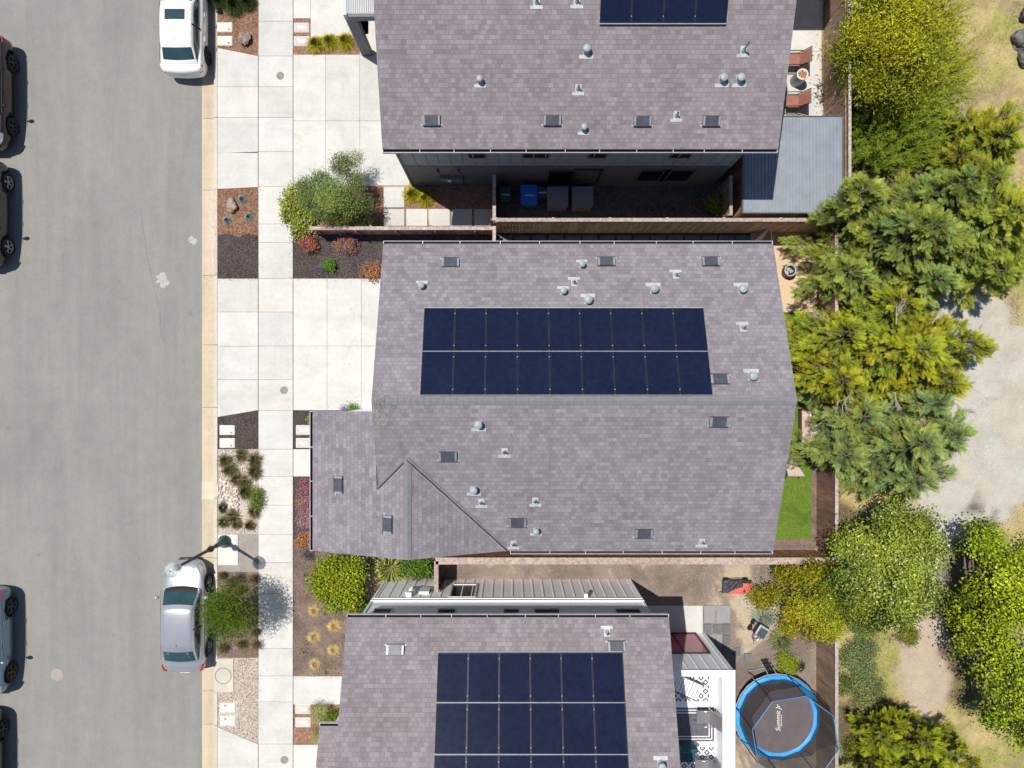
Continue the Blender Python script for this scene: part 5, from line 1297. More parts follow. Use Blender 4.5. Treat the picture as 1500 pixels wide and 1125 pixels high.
def conifer(name, label, base, rx, ry, h, z0, nb, c0, c1, spray=.42, group=None, top=(0,0), dens=22, up=.25, dead=0, cat='tree', flatn=.5, trunk=.11, shape=.62, lob=.3, leaders=5, asp=.10):
    """several leaders, each a small cone of drooping branches feathered with flat sprays"""
    bx, by = base[:2]; r = empty(name, (bx,by,0), label, cat, group)
    Ps=[];Ds=[];Ss=[];Ts=[]; b = MB(); root = Vector((bx,by,0)); fork = Vector((bx,by,z0+.3))
    b.tube([root+Vector((0,0,-.1)), fork], [trunk*1.3,trunk], 9)
    LD = [(0,0,1.0,.62)]
    for k in range(leaders):
        a = 2*PI*k/leaders+random.uniform(-.35,.35); q = random.uniform(.48,.66); LD.append((math.cos(a)*q, math.sin(a)*q, random.uniform(.62,.86), random.uniform(.42,.56)))
    for (ox,oy,hf,rf) in LD:
        ax = Vector((bx+ox*rx*.55, by+oy*ry*.55, z0*.6)); tp = Vector((bx+ox*rx*1.0+top[0], by+oy*ry*1.0+top[1], h*hf))
        b.tube([fork, ax.lerp(tp,.45), tp], [trunk*.6,trunk*.4,.012], 7)
        n_b = int(nb*(.30 if ox==0 else .74/leaders)); shade = random.uniform(-.10,.12)
        for i in range(n_b):
            f = ((i+.5)/n_b)**.9; zz = .15+.85*f; a = i*2.39996+random.uniform(-.5,.5)
            R = ((1-f)**shape)*rf; lo = 1+lob*mnoise.noise(Vector((math.cos(a)*1.6,math.sin(a)*1.6,f*2+bx+ox*5)))*2.2
            ln = max(.10, R*lo*random.uniform(.75,1.2))
            st = ax.lerp(tp, zz); d = Vector((math.cos(a)*rx*ln, math.sin(a)*ry*ln, (up*(.4+f)-.05)*ln*2)); L = d.length
            e = st+d; b.tube([st, st+d*.5-Vector((0,0,.03)), e], [.010+.012*L, .008+.006*L, .005], 4, cap=False)
            n = int(dens*(.25+L)*1.2); dn = np.array(d/L); sd = np.cross(dn,[0,0,1.0]); sd /= np.linalg.norm(sd)
            t = rng.random(n)**.6; lat = rng.normal(size=n)*.22*L*(1.15-t); t = .06+.96*t
            P = np.array(st)[None]+dn[None]*(t*L)[:,None]+sd[None]*lat[:,None]; P[:,2] += -.15*np.abs(lat)+.06*rng.normal(size=n)-.10*L*t**2
            sw = mnoise.noise(Vector((e.x*.8,e.y*.8,7)))*1.1
            ang = sw+np.clip(lat/(.22*L+1e-3),-1.6,1.6)*.5+rng.normal(size=n)*.38
            D = dn[None]*np.cos(ang)[:,None]+sd[None]*np.sin(ang)[:,None]; D[:,2] += rng.normal(size=n)*.22+.10+.5*max(0,f-.75); D = nrm(D)
            Ps.append(P);Ds.append(D);Ss.append(spray*rng.uniform(.55,1.25,n)); Ts.append(np.clip(-.12+shade+.85*t**1.7*rng.uniform(.6,1.25,n)+.30*random.random()-.25*np.clip(.45-f,0,1)+.45*max(0,f-.6),0,1))  # shade painted into sprays: dark inside and low, light at tips and tops
    b.build('trunk', MT['bark'], r)
    P=np.concatenate(Ps);D=np.concatenate(Ds);S=np.concatenate(Ss);t=np.concatenate(Ts); n=len(P)
    Nn = nrm(np.array([0,0,1.0])+rng.normal(size=(n,3))*flatn); Y = side_of(D,Nn); Z = np.cross(D,Y)
    Q=[];C=[]; hv = clump_noise(P,.9,3)[:,None]*.9+rng.normal(size=(n,1))*.16; hue = 1+hv*np.array([[.38,.12,-.35]])+rng.normal(size=(n,1))*.12
    old = rng.random(n) < .035; hue[old] = np.array([.75,.42,.5])
    for (p,d,w) in SPR:
        A = P+(D*p[0]+Y*p[1]+Z*p[2])*S[:,None]; dd = (D*d[0]+Y*d[1]+Z*d[2]); l = np.linalg.norm(dd,axis=1)*S; dd = nrm(dd)
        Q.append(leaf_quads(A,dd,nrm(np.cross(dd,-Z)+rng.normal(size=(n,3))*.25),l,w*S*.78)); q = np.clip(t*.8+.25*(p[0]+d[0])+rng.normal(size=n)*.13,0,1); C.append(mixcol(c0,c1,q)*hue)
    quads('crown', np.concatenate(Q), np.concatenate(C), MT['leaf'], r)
    for k in range(dead):
        b = MB(); a = random.uniform(0,2*PI); q = random.uniform(.25,.8); st = Vector((bx+math.cos(a)*rx*q, by+math.sin(a)*ry*q, h*(.78-.28*q))); L = random.uniform(.5,1.0)
        def br(p,d,L,w,dep):
            e = p+d*L; m_ = p+d*L*.5+Vector((random.uniform(-.05,.05),random.uniform(-.05,.05),.02)); b.tube([p,m_,e],[w,w*.7,w*.35],5,cap=False)
            if dep:
                for k2 in range(5): q = p.lerp(e,random.uniform(.3,.95)); aa = random.choice((-1,1))*random.uniform(.3,.9); d2 = Vector((d.x*math.cos(aa)-d.y*math.sin(aa),d.x*math.sin(aa)+d.y*math.cos(aa),d.z+random.uniform(-.1,.2))).normalized(); br(q,d2,L*random.uniform(.35,.6),w*.5,dep-1)
        br(st,Vector((math.cos(a),math.sin(a),.25)).normalized(),L,.020,2); b.build('dead_branch', MT['deadwood'], r)
    return r
def tuft(name, label, px, py, R, n, c0, c1, h=.35, w=.012, arch=.6, group=None, cat='grass clump', z=0, mat='leafdull', sx=1, sy=1, thatch=0):
    x, y, _ = W(px,py); r = empty(name, (x,y,-.03), label, cat, group)
    a = rng.uniform(0,2*PI,n); q = rng.random(n)**.6; el = rng.uniform(.25,1.35,n)
    O = np.stack([x+np.cos(a)*R*.18*q, y+np.sin(a)*R*.18*q, np.full(n,-.03)],1)
    L = R*rng.uniform(.75,1.2,n); dx = np.cos(a)*sx; dy = np.sin(a)*sy
    hh = h*np.sin(el)*rng.uniform(.7,1.2,n); out = L*np.cos(el*.8)
    M1 = O+np.stack([dx*out*.5,dy*out*.5,hh],1); E = O+np.stack([dx*out,dy*out,hh*(1-arch)],1)
    s = np.stack([-np.sin(a),np.cos(a),np.zeros(n)],1)*w
    Q = np.concatenate([np.stack([O-s*.6,O+s*.6,M1+s,M1-s],1), np.stack([M1-s,M1+s,E+s*.15,E-s*.15],1)])
    t = rng.random(n); C = mixcol(c0,c1,t)
    if thatch: k = rng.random(n) < thatch; C[k] = np.array((.34,.26,.14))*rng.uniform(.7,1.2,(k.sum(),1))
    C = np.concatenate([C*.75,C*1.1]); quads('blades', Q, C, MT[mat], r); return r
def bush(name, label, px, py, rx, ry, h, n, leaf, c0, c1, group=None, cat='shrub', accent=None, zc=None, asp=.6, **k):
    zc = h*.55 if zc is None else zc; x, y, _ = W(px,py,zc); B = []
    for i in range(11): a = i*2.4+random.random()*.5; q = .25+.5*math.sqrt((i+.5)/11); k_ = random.uniform(.28,.46); B.append((x+math.cos(a)*rx*q,y+math.sin(a)*ry*q,zc+random.uniform(-.15,.15)*h,rx*k_,ry*k_,h*.34))
    B.append((x,y,zc+h*.1,rx*.4,ry*.4,h*.36))
    return broad_tree(name,label,(x,y),B,n,leaf,c0,c1,group=group,cat=cat,limbs=False,accent=accent,asp=asp,**k)

# ---- big trees behind the gardens -------------------------------------------------
YG0, YG1 = (.03,.04,.008), (.46,.50,.05)          # yellow green
BG0, BG1 = (.02,.035,.010), (.38,.46,.095)         # cooler conifer green
TG = 'trees beyond the back fences'
def at(px, py, z): x, y, _ = W(px,py,z); return x, y
x,y = at(1341,343,3.4); conifer('conifer_tree','large blue green conifer reaching over the metal shed corner',(x-.2,y),4.6,3.35,5.0,1.2,190,BG0,BG1,spray=.31,group=TG,top=(.1,0),dens=40)
x,y = at(1455,320,3.0); conifer('conifer_tree','wide light green conifer right of the largest conifer',(x,y),2.8,3.3,4.4,.8,140,(.025,.042,.01),(.41,.48,.065),spray=.31,group=TG,dens=38)
x,y = at(1452,208,2.2); conifer('conifer_tree','yellow green conifer below the dry grass at the right edge',(x,y),2.0,1.9,3.2,.5,110,(.03,.042,.01),(.44,.47,.045),spray=.36,group=TG,dens=26,dead=3)
x,y = at(1324,512,3.3); conifer('conifer_tree','yellow green conifer with bare white branches',(x,y),4.8,2.9,4.6,.8,190,(.03,.04,.008),(.46,.49,.04),spray=.25,group=TG,dens=36,dead=9,lob=.45)
x,y = at(1328,647,3.2); conifer('conifer_tree','pale blue green conifer beside the raised wooden box',(x,y),4.1,2.6,4.5,1.0,160,(.02,.037,.014),(.37,.46,.13),spray=.31,group=TG,dens=38)
def blobs(cx, cy, cz, R, n, r, zr=.7, sq=1.0, dome=.9):
    out = []; x, y = at(cx, cy, cz)
    for i in range(n):
        a = i*2.39996+random.uniform(-.3,.3); q = math.sqrt((i+.5)/n)*random.uniform(.85,1.12); k = random.uniform(.65,1.35)
        out.append((x+math.cos(a)*q*R, y+math.sin(a)*q*R*sq, cz+(1-q*q)*dome+random.uniform(-.6,.4), r*k, r*k, r*zr*k))
    return out
B = blobs(1293,820,3.0,2.2,34,.42,dome=1.2); x,y = at(1290,815,3.0)
broad_tree('leafy_tree','round leafy tree with scattered pale leaves right of the lawn corner',(x,y),B,33000,.105,(.025,.042,.008),(.44,.53,.075),group=TG,accent=(.05,(.66,.68,.42)),per=10,spr=1.9,trunk=.13,flat=.7)  # accent colours a few leaf clusters pale
B = blobs(1184,874,1.9,1.55,27,.33); x,y = at(1175,880,1.9)
broad_tree('leafy_tree','yellow green bushy tree with orange tips above the trampoline',(x,y),B,25000,.095,(.035,.045,.005),(.47,.48,.03),per=10,spr=1.8,group=TG,accent=(.08,(.50,.32,.05)),trunk=.09,flat=.8)
B = []
for px,py,z,rr_ in ((1450,800,3.0,.85),(1490,840,3.4,.9),(1440,860,2.6,.6),(1475,900,3.3,.85),(1405,905,2.3,.45),(1430,930,2.8,.7),(1485,960,3.4,.9),(1450,985,2.9,.6),(1500,1020,3.2,.9),(1520,900,3.6,1.0),(1460,1045,2.5,.55),(1530,1000,3.2,1.0),(1500,1075,2.6,.7),(1435,790,2.5,.5),(1405,880,2.2,.4),(1550,850,3.5,1.1),(1415,950,2.3,.4)):
    x, y = at(px,py,z)
    for k in range(8): a = random.uniform(0,6.28); q = rr_*random.uniform(.1,1.0); s_ = rr_*random.uniform(.30,.52); B.append((x+math.cos(a)*q,y+math.sin(a)*q,z+random.uniform(-.5,.4),s_,s_,s_*.55))
broad_tree('leafy_tree','bright yellow green spreading tree at the lower right edge',(18.2,-8.8),B,27000,.115,(.04,.07,.006),(.58,.68,.04),per=10,spr=1.7,group=TG,trunk=.16,flat=.55,asp=.6)
x,y = at(1330,1095,1.9); conifer('conifer_tree','yellow green conifer at the bottom beside the trampoline fence',(x,y-.3),2.8,2.1,4.2,.5,130,(.028,.04,.008),(.42,.46,.03),spray=.28,group=TG,dens=34,up=.45)
B = blobs(1298,68,2.2,1.95,28,.36,sq=1.2); x,y = at(1300,72,2.2)
broad_tree('bushy_tree','bright yellow bushy tree behind the chair patio fence',(x,y),B,22000,.15,(.035,.05,.006),(.58,.60,.04),per=10,spr=1.8,group=TG,trunk=.08,flat=.9,asp=.28)
x,y = at(1250,80,2.0); broad_tree('bushy_tree','small yellow green tree leaning over the lattice fence',(x+.2,y),[(x,y,2.1,.5,.7,.4),(x+.5,y+.6,2.0,.5,.6,.4),(x+.2,y-.8,1.8,.4,.5,.4),(x+.3,y+1.2,2.2,.5,.5,.4)],6500,.12,(.10,.13,.012),(.42,.42,.05),group=TG,trunk=.05,asp=.35)
# feathery upright green grass-like shrub
def feathery(label, px, py, R, n, c0, c1, h, name='bamboo_clump', sx=1, sy=1, blade=.9, w=.010):
    x, y = at(px,py,h*.5); r = empty(name,(x,y,0),label,'bamboo','feathery clumps behind the fence')
    m = 260; a = rng.uniform(0,2*PI,m); q = np.sqrt(rng.random(m)); bx = x+np.cos(a)*q*R*.55*sx; by = y+np.sin(a)*q*R*.55*sy
    dr = nrm(np.stack([np.cos(a)*q*.55*sx+.18,np.sin(a)*q*.55*sy+.18,np.full(m,1.0)],1)+rng.normal(size=(m,3))*.15); Ls = h*rng.uniform(.6,1.1,m)
    k = n//m; t = rng.random((m,k))**.7; P = np.stack([bx,by,np.zeros(m)],1)[:,None]+dr[:,None]*(t*Ls[:,None])[...,None]; P = P.reshape(-1,3)
    D = nrm(np.repeat(dr,k,0)*.8+rng.normal(size=(m*k,3))*.55+np.array([.25,.2,0])); U = side_of(D, nrm(np.array([0,0,1.0])+rng.normal(size=(m*k,3))*.4))
    Q = leaf_quads(P,D,U,rng.uniform(.10,.26,m*k)*blade,np.full(m*k,w*2.2)); C = mixcol(c0,c1,np.clip(t.reshape(-1)*.6+rng.random(m*k)*.4,0,1)); quads('leaves',Q,C,MT['leaf'],r)
    b = MB()
    for i in range(0,m,6): p = Vector((bx[i],by[i],0)); b.tube([p,p+Vector(dr[i])*Ls[i]],[.009,.004],4,cap=False)
    b.build('stem', MT['bark'], r)
feathery('dark green feathery clump beside the metal roofed shed',1305,205,1.9,24000,(.07,.11,.02),(.28,.38,.035),1.9,sx=1.1,sy=.95)
feathery('light green feathery clump below the bright yellow tree',1335,135,1.5,18000,(.10,.14,.02),(.40,.46,.04),2.2)
feathery('long yellow green feathery clump right of the bright yellow tree',1362,90,1.2,12000,(.10,.13,.02),(.50,.50,.05),2.0)
feathery('yellowish feathery clump at the top edge of the view',1350,25,1.4,14000,(.14,.15,.03),(.54,.52,.06),1.8)
feathery('sparse feathery clump fading into the dry grass',1375,200,1.3,12000,(.12,.14,.03),(.46,.46,.11),1.1)
# low scrub along the outside of the trampoline fence
SG = 'low scrub along the fence'
for px,py,rx,ry,h,l,c1 in ((1262,905,.7,.9,.8,'mid green scrub under the round leafy tree',(.34,.42,.08)),(1258,965,.75,.8,.7,'pale grey green scrub beside the fence above the trampoline corner',(.36,.41,.17)),
    (1268,1010,.8,.7,.6,'dusty green scrub beside the trampoline fence',(.34,.37,.15)),(1252,1100,.35,.5,.5,'small yellow green bush in the bottom fence gap',(.32,.33,.05)),(1330,930,.4,.35,.4,'little yellow green bush beside the gravel track',(.36,.36,.06)),
    (1232,1000,.25,.4,.3,'thin weeds against the fence top rail',(.22,.26,.08))):
    bush('scrub_bush',l,px,py,rx,ry,h,int(9000*rx*ry)+900,.075,(.07,.10,.025),c1,group=SG,asp=.4,cat='bush')

def litter(name, rect_px, n, cols, size, z, mask=None, kind='stuff', tilt=.35, asp=.45):
    x0,x1,y0,y1 = rect(*rect_px); P = np.stack([rng.uniform(x0,x1,n),rng.uniform(y0,y1,n),np.full(n,z)+rng.random(n)*.012],1)
    if mask is not None: P = P[np.array([mask(p[0],p[1]) for p in P])]
    n = len(P); D = rdir(n); D[:,2] *= tilt; D = nrm(D); U = side_of(D, nrm(np.array([0,0,1.0])+rng.normal(size=(n,3))*tilt)); L = size*rng.uniform(.5,1.5,n)
    C = np.array(cols)[rng.integers(0,len(cols),n)]*rng.uniform(.75,1.25,(n,1)); o = quads(name, leaf_quads(P,D,U,L,L*asp), C, MT['leafdull'], None); return tag(o, kind=kind)
# ---- front gardens ---------------------------------------------------------------
x,y = at(487,278,1.7); B=[]
for px,py,z,rr_ in ((487,285,2.0,.62),(512,300,1.6,.5),(470,268,1.7,.45),(502,243,1.5,.42),(455,292,1.4,.42),(520,268,1.3,.38),(478,310,1.5,.42),(535,298,1.2,.30),(500,318,1.2,.35),(520,235,1.3,.28),(448,272,1.1,.28),(530,320,1.0,.3)):
    p,q = at(px,py,z); B.append((p,q,z,rr_,rr_,rr_*.7))
ot = broad_tree('olive_tree','grey green olive tree beside the upper driveway',(at(462,322,0)[0]+.1,at(462,322,0)[1]),B,30000,.072,(.04,.06,.02),(.33,.42,.12),trunk=.05,flat=.9,asp=.32)
bush('groundcover_shrub','lime green leafy ground cover beside the sidewalk and olive tree',438,310,.62,1.15,.30,9000,.085,(.12,.16,.02),(.46,.50,.10),accent=(.06,(.6,.58,.35)),zc=.12)
x,y = at(331,893,2.5); B=[]
for px,py,z,rr_ in ((328,893,2.7,.45),(345,905,2.4,.34),(315,880,2.5,.33),(340,872,2.2,.28),(352,888,2.0,.25),(310,905,2.3,.34),(325,918,2.2,.33),(345,922,1.9,.24),(305,890,2.2,.25),(330,860,1.9,.2),(312,925,1.9,.2),(360,905,1.7,.16)):
    p,q = at(px+6,py,z); B.append((p,q,z,rr_*.86,rr_*.86,rr_*.7))
broad_tree('street_tree','young dark green street tree beside the silver sedan',at(356,884,0),B,9500,.10,(.03,.06,.006),(.17,.26,.02),trunk=.035,flat=.9,asp=.26,droop=.1,per=9,spr=2.3)
bush('bay_shrub','large lime green shrub left of the white board and batten wall',499,852,1.05,1.1,1.5,13000,.10,(.025,.045,.004),(.38,.45,.035),zc=.85)
tuft('flax_plant','spiky yellow striped flax under the middle house eave',573,832,.95,130,(.16,.19,.03),(.50,.50,.16),h=.5,w=.022,arch=.5,cat='flax',mat='leaf')
bush('green_shrub','small glossy green shrub at the end of the fence stub',611,829,.5,.38,.55,3200,.09,(.04,.09,.015),(.16,.30,.05))
bush('green_shrub','small dark green shrub at the corner of the white wall',533,893,.25,.35,.5,1400,.08,(.03,.06,.01),(.14,.24,.04))
GRY = 'dark ornamental grasses in the pebble bed'
i = 0
for px,py,l in ((354,668,'top centre dark grass in the pebble bed'),(331,674,'upper left dark grass in the pebble bed'),(374,672,'dark grass at the top right rim of the pebble bed'),(339,687,'brownish grass below the top pair in the pebble bed'),(374,692,'second dark grass down the right rim of the pebble bed'),
    (348,701,'brown tipped grass in the middle of the pebble bed'),(361,719,'largest dark grass in the middle of the pebble bed'),(325,742,'dark grass at the left rim, lower pebble bed'),(374,747,'lowest dark grass on the right rim of the pebble bed'),(341,757,'dark grass in the lower middle of the pebble bed'),(328,764,'bottom left dark grass in the pebble bed'),(348,769,'dark grass above the pad end of the pebble bed'),(368,768,'bottom right olive grass in the pebble bed'),(359,706,'small brown grass above the largest grass')):
    c = [((.03,.04,.014),(.17,.18,.06)),((.06,.05,.02),(.24,.19,.09))][i%3==2]; tuft('ornamental_grass',l,px+random.uniform(-2,2),py+random.uniform(-2,2),random.uniform(.20,.44),random.randint(170,300),*c,h=random.uniform(.18,.32),w=.006,group=GRY,thatch=random.uniform(.15,.5),sx=random.uniform(.8,1.25),sy=random.uniform(.8,1.2)); i += 1
bush('green_shrub','light green plant on the right rim of the pebble bed',375,730,.22,.45,.3,1300,.06,(.10,.13,.02),(.30,.36,.08))
for px,py,R,l in ((322,4,.42,'dark grass clump at the top left of the bark strip'),(345,10,.50,'widest dark grass clump at the top of the bark strip'),(364,6,.40,'dark grass clump at the top by the sidewalk')):
    tuft('ornamental_grass',l,px,py,R,480,(.02,.03,.012),(.11,.13,.04),h=.35,w=.008,group='dark grasses beside the white sedan')
for px,py,l in ((355,292,'blue grass tuft right of the tan boulder'),(365,318,'lower right blue grass tuft in the bark strip'),(333,323,'lower left blue grass tuft in the bark strip')):
    tuft('blue_grass',l,px,py,.20,320,(.16,.20,.19),(.38,.44,.42),h=.16,w=.006,group='blue grass tufts around the tan boulder')
for px,py,l in ((463,67,'yellow grass clump nearest the box lids'),(483,63,'middle yellow grass clump by the upper driveway'),(506,62,'yellow grass clump nearest the porch'),(604,286,'yellow grass clump left of its twin beside the stepping slabs'),(624,291,'yellow grass clump right of its twin beside the stepping slabs')):
    tuft('yellow_grass',l,px,py,.40,420,(.22,.21,.02),(.55,.50,.05),h=.32,w=.009,group='yellow green grass clumps',mat='leaf')
for px,py,l in ((460,895,'dried golden tuft below the lime shrub'),(489,917,'dried golden tuft nearest the lower house roof corner'),(460,933,'dried golden tuft at the sidewalk side, middle of five'),(488,952,'dried golden tuft right of the bed, lower of two'),(461,973,'lowest dried golden tuft above the front path')):
    tuft('dried_grass',l,px,py,random.uniform(.22,.33),420,(.40,.29,.12),(.68,.52,.26),h=.10,w=.005,sx=random.uniform(.85,1.2),group='dried golden grass tufts')
    litter('straw_litter',(px-15,py-13,px+13,py+13),170,[(.48,.38,.22),(.38,.29,.18)],.05,-.018,asp=.2)
RG = 'round brown shrubs around the street tree'
for px,py,rr_,l in ((326,843,.11,'smallest brown shrub under the lamp pad'),(351,847,.19,'round brown shrub below the lamp pad'),(373,847,.17,'round brown shrub beside the sidewalk below the lamp pad'),(338,853,.18,'brown shrub left of the round one below the lamp pad'),(375,926,.13,'small brown shrub beside the sidewalk below the tree'),(354,943,.17,'lower middle brown shrub above the gravel strip'),(376,944,.18,'brown shrub at the sidewalk above the gravel strip'),(326,949,.20,'lower left brown shrub above the manhole pad'),(353,862,.16,'brown shrub just above the street tree crown')):
    bush('brown_shrub',l,px,py,rr_*1.15,rr_*1.15,rr_*1.6,700,.035,(.055,.038,.018),(.17,.13,.06),group=RG)
for px,py,rx,ry,c0,c1,ac,l in ((452,357,.34,.34,(.16,.04,.03),(.46,.17,.10),(.15,(.45,.25,.4)),'small red leaved shrub below the lime ground cover'),(508,357,.42,.36,(.20,.10,.03),(.50,.26,.14),(.3,(.36,.17,.42)),'orange and purple shrub below the low fence'),(543,396,.38,.40,(.22,.12,.03),(.55,.32,.14),(.2,(.42,.2,.36)),'orange leaved shrub at the driveway and roof corner'),
    (451,712,.30,.26,(.22,.07,.04),(.48,.22,.16),(.35,(.34,.16,.42)),'red and purple shrub at the top of the long front bed'),(447,738,.38,.42,(.24,.12,.08),(.52,.30,.24),(.3,(.34,.17,.40)),'pink purple shrub in the middle of the long front bed'),(448,762,.34,.32,(.26,.15,.13),(.50,.34,.32),(.2,(.38,.2,.4)),'faded pink shrub in the long front bed'),(447,790,.40,.36,(.26,.11,.05),(.56,.30,.18),(.1,(.3,.3,.08)),'rust orange shrub at the lower end of the long front bed')):
    bush('coloured_shrub',l,px,py,rx,ry,.4,1500,.055,c0,c1,accent=ac,group='red and purple leaved shrubs',mat='leafdull')
bush('green_shrub','bright green small plant in the dark bed between red shrubs',482,388,.20,.20,.3,700,.06,(.06,.14,.01),(.22,.42,.05))
bush('purple_flowers','sparse purple flowers left of the bright green plant',469,391,.16,.14,.2,160,.04,(.22,.12,.30),(.36,.22,.48),mat='leafdull')
bush('purple_flowers','purple flowers at the edge of the middle driveway by the roof',502,598,.12,.07,.2,200,.04,(.24,.18,.36),(.45,.36,.62),mat='leafdull')
bush('green_shrub','green plant tip at the edge of the middle driveway by the roof',516,597,.16,.12,.3,400,.06,(.06,.13,.02),(.26,.40,.09))
bush('grey_shrub','dark grey twiggy ball at the lower end of the long front bed',450,813,.24,.24,.3,900,.035,(.09,.08,.08),(.20,.19,.185),mat='leafdull')
bush('yellow_shrub','pale yellow sprig against the front gutter',456,616,.10,.16,.3,300,.05,(.3,.3,.04),(.6,.55,.12))
bush('pale_shrub','airy pale green bush beside the box lids at the bottom',469,1043,.42,.42,.55,2600,.05,(.18,.22,.08),(.46,.50,.22),asp=.35)
bush('green_shrub','rounded dark green shrub at the front roof of the lower house',486,1053,.34,.28,.5,2200,.06,(.05,.09,.01),(.20,.28,.03))
bush('pale_shrub','pale green sprig by the lowest driveway edge',465,1080,.18,.3,.35,700,.05,(.18,.22,.08),(.46,.48,.2),asp=.35)
# ---- back gardens
bush('vine','climbing green vine beside the short grey fence panel',1049,300,.42,.35,.9,1800,.08,(.08,.13,.02),(.30,.38,.06),asp=.5)
bush('grass_shrub','bright yellow green shrub above the trampoline',1151,972,.34,.50,.5,2600,.07,(.12,.18,.01),(.38,.46,.05),asp=.35)
tuft('spiky_plant','grey green spiky plant under the yellow green tree',1143,935,.55,420,(.10,.12,.05),(.30,.33,.14),h=.4,w=.008,mat='leaf')
tuft('sage_tuft','pale sage feathery tuft left of the yellow green tree',1117,905,.55,520,(.18,.23,.17),(.34,.40,.31),h=.25,w=.008,mat='leafdull')
tuft('spiky_plant','small dark spiky plant between trampoline and fence',1171,975,.28,200,(.05,.05,.03),(.16,.15,.09),h=.25,w=.007)
bush('green_shrub','dark green shrub beneath the fence top beside the yellow green tree',1143,826,.38,.22,.5,1300,.07,(.03,.07,.03),(.10,.22,.09))

# ---- loose stuff ------------------------------------------------------------------
def scatter_stones(name, rect_px, n, r0, r1, cols, z, seed, mask=None):
    rr_ = random.Random(seed); V=[];Fc=[];C=[]; x0,x1,y0,y1 = rect(*rect_px)
    oct_ = [(1,0,0),(0,1,0),(-1,0,0),(0,-1,0),(0,0,1),(.7,.7,.45),(-.7,.7,.45),(-.7,-.7,.45),(.7,-.7,.45)]
    fa = [(0,5,8),(1,6,5),(2,7,6),(3,8,7),(0,1,5),(1,2,6),(2,3,7),(3,0,8),(5,6,4),(6,7,4),(7,8,4),(8,5,4)]
    for i in range(n):
        x, y = rr_.uniform(x0,x1), rr_.uniform(y0,y1)
        if mask and not mask(x,y): continue
        r = rr_.uniform(r0,r1)**1.0; a = rr_.uniform(0,6.28); e = rr_.uniform(.65,1); b0 = len(V); c = rr_.choice(cols); k = rr_.uniform(.8,1.2)
        for p in oct_:
            u, v = p[0]*r, p[1]*r*e; V.append((x+u*math.cos(a)-v*math.sin(a), y+u*math.sin(a)+v*math.cos(a), z+p[2]*r*.6))
        for f in fa: Fc.append(tuple(b0+j for j in f)); C.append((c[0]*k,c[1]*k,c[2]*k))
    me = bpy.data.meshes.new(name); me.from_pydata(V,[],Fc); A = me.color_attributes.new('Col','FLOAT_COLOR','CORNER')
    A.data.foreach_set('color', np.repeat(np.array([(*c,1) for c in C],dtype=np.float32),3,0).clip(0,1).reshape(-1)); me.polygons.foreach_set('use_smooth',[True]*len(Fc))
    return tag(finish(name,me,MT['stone'],None), kind='stuff')
PC = [(.62,.56,.48),(.70,.64,.56),(.52,.45,.37),(.60,.50,.38),(.45,.40,.36),(.72,.69,.64),(.56,.47,.42)]
def pm1(x,y): px = 750+x*35; py = 562.5-y*35; return mnoise.noise(Vector((x*1.1,y*1.1,3))) > -.28
scatter_stones('pebbles',(320,659,377,782),3600,.018,.045,PC,-.045,1,pm1)
scatter_stones('cobbles',(321,702,348,752),230,.05,.085,PC,-.03,2)
GC = [(.46,.38,.32),(.60,.52,.45),(.30,.23,.19),(.50,.38,.30),(.66,.60,.54),(.36,.30,.27)]
def pm2(x,y): px = 750+x*35; py = 562.5-y*35; return not (px < 343 and py < 1015) and py < 1065+(px-318)*25/60 and not (320 < px < 347 and 1028 < py < 1066)
scatter_stones('gravel',(319,965,378,1090),4200,.012,.028,GC,-.038,3,pm2)
litter('bark_chips',(319,-5,378,82),2600,[(.30,.16,.10),(.20,.10,.06),(.38,.24,.16),(.12,.07,.05)],.05,-.03)
litter('bark_chips',(319,276,378,344),2600,[(.30,.16,.10),(.20,.10,.06),(.38,.24,.16),(.12,.07,.05)],.05,-.026)
litter('bark_chips',(430,275,562,332),3000,[(.28,.15,.10),(.20,.10,.06),(.36,.22,.15),(.10,.06,.05)],.05,-.03)
DK = [(.10,.08,.075),(.04,.03,.03),(.16,.13,.12),(.22,.17,.14)]
litter('mulch_chips',(319,346,378,408),2400,DK,.045,-.034)
litter('mulch_chips',(430,345,560,408),5200,DK,.045,-.026)
litter('mulch_chips',(319,612,378,657),1600,DK,.045,-.03)
litter('mulch_chips',(430,700,458,800),1600,DK,.045,-.03)
def bedm(x,y): return mnoise.noise(Vector((x*.9,y*.9,8))) > -.35
litter('dry_weeds',(430,800,636,989),26000,[(.30,.22,.16),(.40,.31,.20),(.20,.13,.10),(.07,.05,.04),(.24,.21,.12),(.05,.04,.035)],.035,-.02,bedm)
litter('dry_weeds',(319,842,378,963),12000,[(.06,.05,.04),(.36,.27,.16),(.42,.34,.20),(.18,.12,.09),(.28,.25,.12),(.2,.25,.07)],.035,-.028,bedm)
def ym(x,y): return mnoise.noise(Vector((x*.8,y*.8,2))) + .3*mnoise.noise(Vector((x*3,y*3,5))) > .12
litter('dry_leaves',(645,826,1222,1125),26000,[(.50,.42,.30),(.56,.48,.36),(.36,.27,.19),(.42,.34,.25)],.035,-.045,ym)
litter('soil_crumbs',(645,826,1222,1125),16000,[(.20,.15,.12),(.12,.09,.07),(.26,.2,.16)],.03,-.047)
